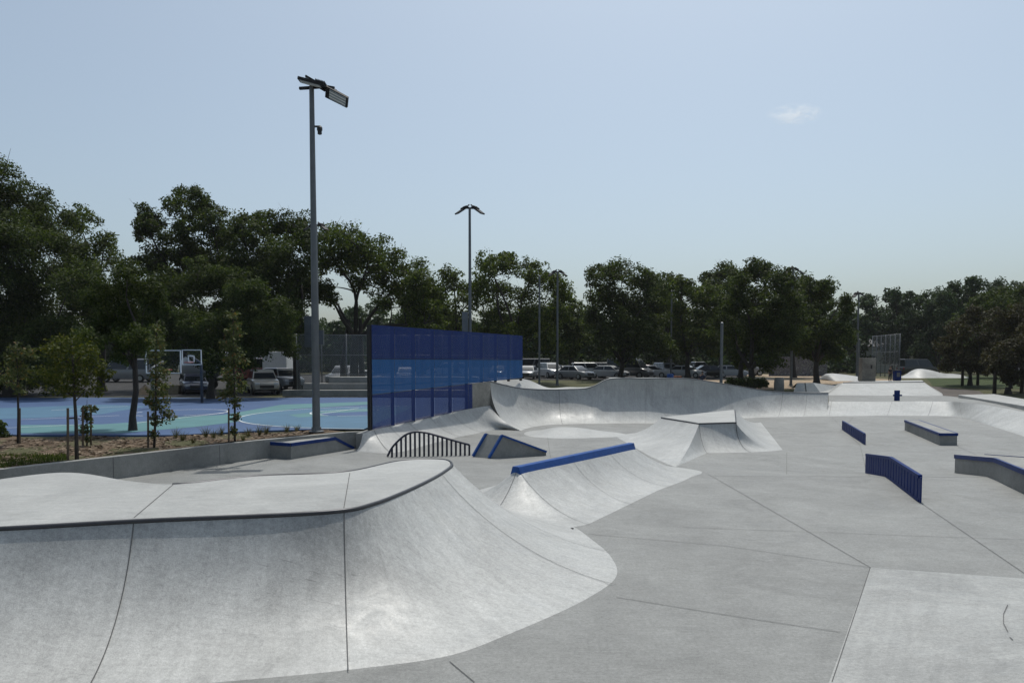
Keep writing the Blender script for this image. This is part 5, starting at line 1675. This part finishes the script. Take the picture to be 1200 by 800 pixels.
# shaded wedge kicker behind the bowl wall
kk = empty('kicker_ramp', RY(945, 458, 58), 'kicker ramp with a shaded face and pale side behind the bowl', 'skate ramp')
a1, a2, a3, a4 = RY(930, 458.5, 56), RY(961, 459.5, 56), RY(953, 448.3, 56.35), RY(934, 448.6, 56.35)
b1, b2 = RY(987, 453, 62), RY(975, 460, 57)
m = MB(); dn = Vector((0, 0, -.5)); bb1 = a3 + Vector((2.5, 4.2, -.3)); bb2 = a4 + Vector((1.2, 4.2, -.5))
m.add([a1, a2, a3, a4, b2, b1, bb2, a1 + dn, b2 + dn, b1 + dn], [(0, 1, 2, 3), (1, 4, 5, 2), (3, 2, 5, 6), (7, 8, 4, 1), (7, 1, 0), (8, 9, 5, 4)])
world_child(m, 'transition', M['ramp'], kk)
m = MB(); mid = [a1.lerp(a2, .45), a4.lerp(a3, .45)]
fn = (a2 - a1).cross(a4 - a1).normalized()
if fn.y > 0: fn = -fn
m.add([mid[0] + fn * .01, mid[0] + Vector((.09, 0, 0)) + fn * .01, mid[1] + Vector((.09, 0, 0)) + fn * .01, mid[1] + fn * .01], [(0, 1, 2, 3)]); world_child(m, 'joint_line', M['seam'], kk)

# graffiti wall, concrete bollard, buildings
gw, ntg, bg_ = newmat('graffiti_paint')
pz = N(ntg, 'ShaderNodeTexCoord').outputs['Object']
g1 = ramp(ntg, noise(ntg, pz, 1.4, 3, .6, 2.5), [(.42, (.20, .20, .19)), (.46, (.02, .02, .025)), (.52, (.22, .22, .21)), (.56, (.05, .04, .10)), (.62, (.25, .25, .24))])
L(ntg, g1, bg_.inputs['Base Color']); bg_.inputs['Roughness'].default_value = .8
gb = RY(935, 440, 96); gb.z = 1.0
m = MB(); m.box((0, 0, 1.3), (7.5, .25, 2.6)); go = m.build('graffiti_wall', gw); go.location = gb
tag(go, 'low wall covered with dark spray painted scribbles behind the tree trunks', 'wall')
bo = RY(913, 446, 60); bo.z = gz(bo.x, 60)
m = MB(); m.lathe([(.38, -.1), (.40, .5), (.36, 1.05), (.30, 1.12)], (0, 0, 0), 18); oo = m.build('concrete_bollard', M['oldwall'], smooth=True, angle=40); oo.location = bo
tag(oo, 'stout grey concrete drum among the dark trunks behind the bowl', 'bollard')


def building(name, label, x, y, w, d, h, wallmat, nwin, roofh, wz=(.45, .3), cat='building'):
    o = empty(name, (x, y, 1.0), label, cat)
    m = MB(); m.box((0, 0, h / 2 - .2), (w, d, h + .4)); m.build('wall', wallmat, o)
    m = MB()
    if roofh > .5: m.add([(-w / 2 - .3, -d / 2 - .3, h), (w / 2 + .3, -d / 2 - .3, h), (w / 2 + .3, d / 2 + .3, h), (-w / 2 - .3, d / 2 + .3, h), (-w / 2 - .3, 0, h + roofh), (w / 2 + .3, 0, h + roofh)], [(0, 1, 5, 4), (2, 3, 4, 5), (1, 2, 5), (3, 0, 4), (3, 2, 1, 0)])
    else: m.box((0, 0, h + .15), (w + .4, d + .4, .3))
    m.build('roof', plain('dark_roof', (.06, .06, .065), .7), o)
    for i in range(nwin):
        xx = -w / 2 + w * (i + .5) / nwin
        f = MB(); f.box((xx, -d / 2 - .02, h * wz[0] + .1), (w / nwin * .5 + .16, .10, h * wz[1] + .16)); fo_ = f.build('window', M['white'], o)
        f = MB(); f.box((xx, -d / 2 - .08, h * wz[0] + .1), (w / nwin * .5, .04, h * wz[1])); f.build('pane', M['glass'], fo_)
    return o


building('warehouse', 'long dark low warehouse behind the parked cars', 9, 152, 52, 10, 7.4, plain('dark_cladding', (.05, .05, .055), .6, 0, .25, .6), 12, .3, (.6, .2))
building('house', 'small white house behind the backstop fence', 66, 134, 9, 8, 4.6, M['white'], 3, 1.8, (.45, .32))

# ------------------------------------------------------------------ people
def skin_mesh(name, pts, edges, radii, mat, parent, root=0, sub=2):
    me = bpy.data.meshes.new(name); me.from_pydata([tuple(p) for p in pts], edges, []); me.materials.append(mat)
    o = bpy.data.objects.new(name, me); C.objects.link(o)
    if parent is not None: o.parent = parent
    o.modifiers.new('skin', 'SKIN')
    sv = me.skin_vertices[0].data
    for i, r in enumerate(radii):
        sv[i].radius = r if isinstance(r, tuple) else (r, r); sv[i].use_root = (i == root)
    s = o.modifiers.new('sub', 'SUBSURF'); s.levels = sub; s.render_levels = sub
    for p in me.polygons: p.use_smooth = True
    return o


skin_c = plain('skin', (.30, .18, .12), .55, 0, .08)
hair_c = plain('dark_hair', (.02, .015, .012), .6)
def person(label, base, hgt, rz, shirt, trousers, shoe, arms):
    o = empty('person', base, label, 'person', None, rz)
    s = hgt / 1.75
    P = [(0, 0, .95), (0, 0, 1.15), (0, -.01, 1.38), (0, -.005, 1.50), (0, -.02, 1.60), (0, -.02, 1.70),
         (.10, 0, .90), (.12, -.02, .50), (.125, .02, .08), (.13, -.13, .04), (-.10, 0, .90), (-.13, .03, .50), (-.14, .05, .08), (-.15, -.10, .04)]
    E = [(0, 1), (1, 2), (2, 3), (3, 4), (4, 5), (0, 6), (6, 7), (7, 8), (8, 9), (0, 10), (10, 11), (11, 12), (12, 13)]
    Rr = [.13, .12, .14, .058, .088, .085, .09, .06, .042, .035, .09, .06, .042, .035]
    arm_pts = arms
    for sd__, (el, wr) in zip((1, -1), arm_pts):
        i = len(P)
        P += [(sd__ * .18, 0, 1.40), el, wr, tuple(Vector(wr) + (Vector(wr) - Vector(el)).normalized() * .08)]
        E += [(2, i), (i, i + 1), (i + 1, i + 2), (i + 2, i + 3)]; Rr += [.055, .042, .030, .034]
    sc = lambda L_: [tuple(Vector(p) * s) for p in L_]
    b = skin_mesh('body', sc(P), E, [r * s for r in Rr], skin_c, o)
    # fingers and face, small but there
    for sd__, (el, wr) in zip((1, -1), arm_pts):
        d = (Vector(wr) - Vector(el)).normalized(); h0 = Vector(wr) + d * .07; side = d.cross(Vector((0, 1, 0))).normalized()
        for k, l in enumerate((.07, .085, .08, .065)):
            q = h0 + Vector((0, (k - 1.5) * .018, 0)); m = MB(); m.tube([q * s, (q + d * l * .6) * s, (q + d * l + side * .01) * s], [.009 * s, .008 * s, .006 * s], 6); f_ = m.build('finger', skin_c, b)
        m = MB(); q = h0 - d * .04 + Vector((0, -.03, 0)); m.tube([q * s, (q + d * .03 + Vector((0, -.03, 0))) * s], [.011 * s, .008 * s], 6); m.build('thumb', skin_c, b)
    # clothes
    T = [(0, 0, .93), (0, 0, 1.15), (0, -.01, 1.38), (0, -.005, 1.46)]
    TE = [(0, 1), (1, 2), (2, 3)]; TR = [.155, .145, .165, .075]
    for sd__, (el, wr) in zip((1, -1), arm_pts):
        i = len(T); mid = Vector((sd__ * .19, 0, 1.40)).lerp(Vector(el), .8)
        T += [(sd__ * .19, 0, 1.40), tuple(mid)]; TE += [(2, i), (i, i + 1)]; TR += [.075, .062]
    skin_mesh('shirt', sc(T), TE, [r * s for r in TR], shirt, o)
    Q = [(0, 0, .96), (.10, 0, .88), (.12, -.02, .50), (.125, .02, .13), (-.10, 0, .88), (-.13, .03, .50), (-.14, .05, .13)]
    skin_mesh('trousers', sc(Q), [(0, 1), (1, 2), (2, 3), (0, 4), (4, 5), (5, 6)], [.15 * s, .108 * s, .078 * s, .062 * s, .108 * s, .078 * s, .062 * s], trousers, o)
    for (x, y) in ((.127, -.045), (-.143, -.015)):
        m = MB(); m.box((x * s, y * s, .045 * s), (.095 * s, .27 * s, .09 * s)); m.build('shoe', shoe, o, bevel=.025)
    m = MB(); m.lathe([(.02, .0), (.092, .02), (.098, .07), (.07, .125), (.02, .14)], (0, .005 * s, 1.64 * s), 14, Matrix.Scale(s, 3)); m.build('hair', hair_c, o, smooth=True)
    m = MB(); m.lathe([(.012, -.012), (.018, 0), (.004, .03)], (0, -.105 * s, 1.63 * s), 8, Matrix.Scale(s, 3)); m.build('nose', skin_c, o)
    return o


dk1 = plain('black_cloth', (.015, .015, .017), .8); dk2 = plain('dark_blue_cloth', (.02, .026, .05), .8); wsh = plain('white_shoe', (.6, .6, .58), .6)
rdc = plain('rust_cloth', (.20, .05, .03), .8)
person('person in black standing with white shoes beside the blue bin', RY(1043, 446.5, 70), 1.42, R(20), dk1, dk1, wsh, [((.26, .02, 1.14), (.22, -.10, .92)), ((-.27, .03, 1.14), (-.25, -.06, .90))])
ps2 = RY(823, 446, 45.5); ps2.z = gz(ps2.x, 45.5)
pb2 = RY(823, 445.8, 58); pb2.z = gz(pb2.x, pb2.y)
person('person in dark top with rust red sleeves standing beyond the bowl wall', pb2, 1.72, R(-30), dk2, dk1, wsh, [((.30, -.05, 1.16), (.18, -.26, 1.05)), ((-.28, .02, 1.14), (-.30, -.05, .90))])

# orange crate and blue barrel by the thin pole
ob_ = RY(793, 441, 70); ob_.z = gz(ob_.x, 70)
oc_ = empty('orange_crate', ob_, 'rusty orange crate on the ground beside the thin tall pole', 'crate')
m = MB(); m.box((0, 0, .35), (.85, .6, .62)); m.build('crate_body', plain('orange_paint', (.32, .10, .04), .6, 0, .3), oc_, bevel=.02)
m = MB()
for x in (-.4, 0, .4):
    m.box((x, -.312, .35), (.05, .02, .64))
m.build('batten', plain('orange_dark', (.16, .05, .02), .7), oc_)
bd = RY(785.5, 441, 69); bd.z = gz(bd.x, 69)
m = MB(); m.lathe([(.27, 0), (.30, .03), (.30, .28), (.315, .30), (.30, .32), (.30, .60), (.315, .62), (.30, .64), (.30, .86), (.27, .9)], (0, 0, 0), 18)
bo_ = m.build('blue_barrel', M['blue'], smooth=True, angle=40); bo_.location = bd; tag(bo_, 'dark blue barrel next to the orange crate', 'barrel')

# dark litter on the concrete where the ramps meet
lm = MB(); lp = G(672, 621)
for i in range(9):
    a = rng.uniform(0, 6.28); x = lp.x + rng.uniform(-.28, .12); y = lp.y + rng.uniform(-.06, .06); s = rng.uniform(.012, .035)
    lm.box((x, y, .02 + s * .3), (s * 1.5, s, s * .7), Matrix.Rotation(a, 3, 'Z'))
tag(lm.build('debris', M['black']), 'few dark crumbs of litter where two ramps meet', 'litter', None, 'stuff')

# thin summer haze
hm_, nth, bh = newmat('haze_air'); nth.nodes.remove(bh)
pvh = N(nth, 'ShaderNodeVolumePrincipled'); pvh.inputs['Color'].default_value = (.93, .96, 1, 1); pvh.inputs['Density'].default_value = HAZE; pvh.inputs['Anisotropy'].default_value = .2
L(nth, pvh.outputs[0], nth.nodes['Material Output'].inputs['Volume'])
m = MB(); m.box((0, 700, 10.2), (6400, 5000, 25)); hz_ = m.build('haze', hm_); tag(hz_, 'thin pale summer haze over the whole park', 'haze', None, 'stuff')
# small white cloud
cv, ntc, bcl = newmat('thin_cloud')
ntc.nodes.remove(bcl)
pv = N(ntc, 'ShaderNodeVolumePrincipled'); pv.inputs['Color'].default_value = (1, 1, 1, 1); pv.inputs['Anisotropy'].default_value = .5
tc_ = N(ntc, 'ShaderNodeTexCoord'); 
ln2 = N(ntc, 'ShaderNodeVectorMath', operation='LENGTH'); L(ntc, tc_.outputs['Object'], ln2.inputs[0])
fall = ramp(ntc, ln2.outputs['Value'], [(.25, 1.0), (1.0, 0.0)])
nz = ramp(ntc, noise(ntc, tc_.outputs['Object'], 2.2, 6, .65, .6), [(.46, 0.0), (.75, 1.0)])
mm = N(ntc, 'ShaderNodeMath', operation='MULTIPLY'); L(ntc, fall, mm.inputs[0]); L(ntc, nz, mm.inputs[1])
m2 = N(ntc, 'ShaderNodeMath', operation='MULTIPLY'); L(ntc, mm.outputs[0], m2.inputs[0]); m2.inputs[1].default_value = 0.06
L(ntc, m2.outputs[0], pv.inputs['Density']); L(ntc, pv.outputs[0], ntc.nodes['Material Output'].inputs['Volume'])
bm = bmesh.new(); bmesh.ops.create_icosphere(bm, subdivisions=3, radius=1.0)
me = bpy.data.meshes.new('cloud'); bm.to_mesh(me); bm.free(); me.materials.append(cv)
clo = bpy.data.objects.new('cloud', me); C.objects.link(clo)
cpz = RY(931, 134, 1500); clo.location = cpz; clo.scale = (58, 40, 20)
tag(clo, 'small faint wisp of white cloud in the clear sky', 'cloud', None, 'structure')

scene.cycles.max_bounces = 6; scene.cycles.volume_bounces = 2
scene.cycles.transparent_max_bounces = 16
scene.cycles.use_denoising = True
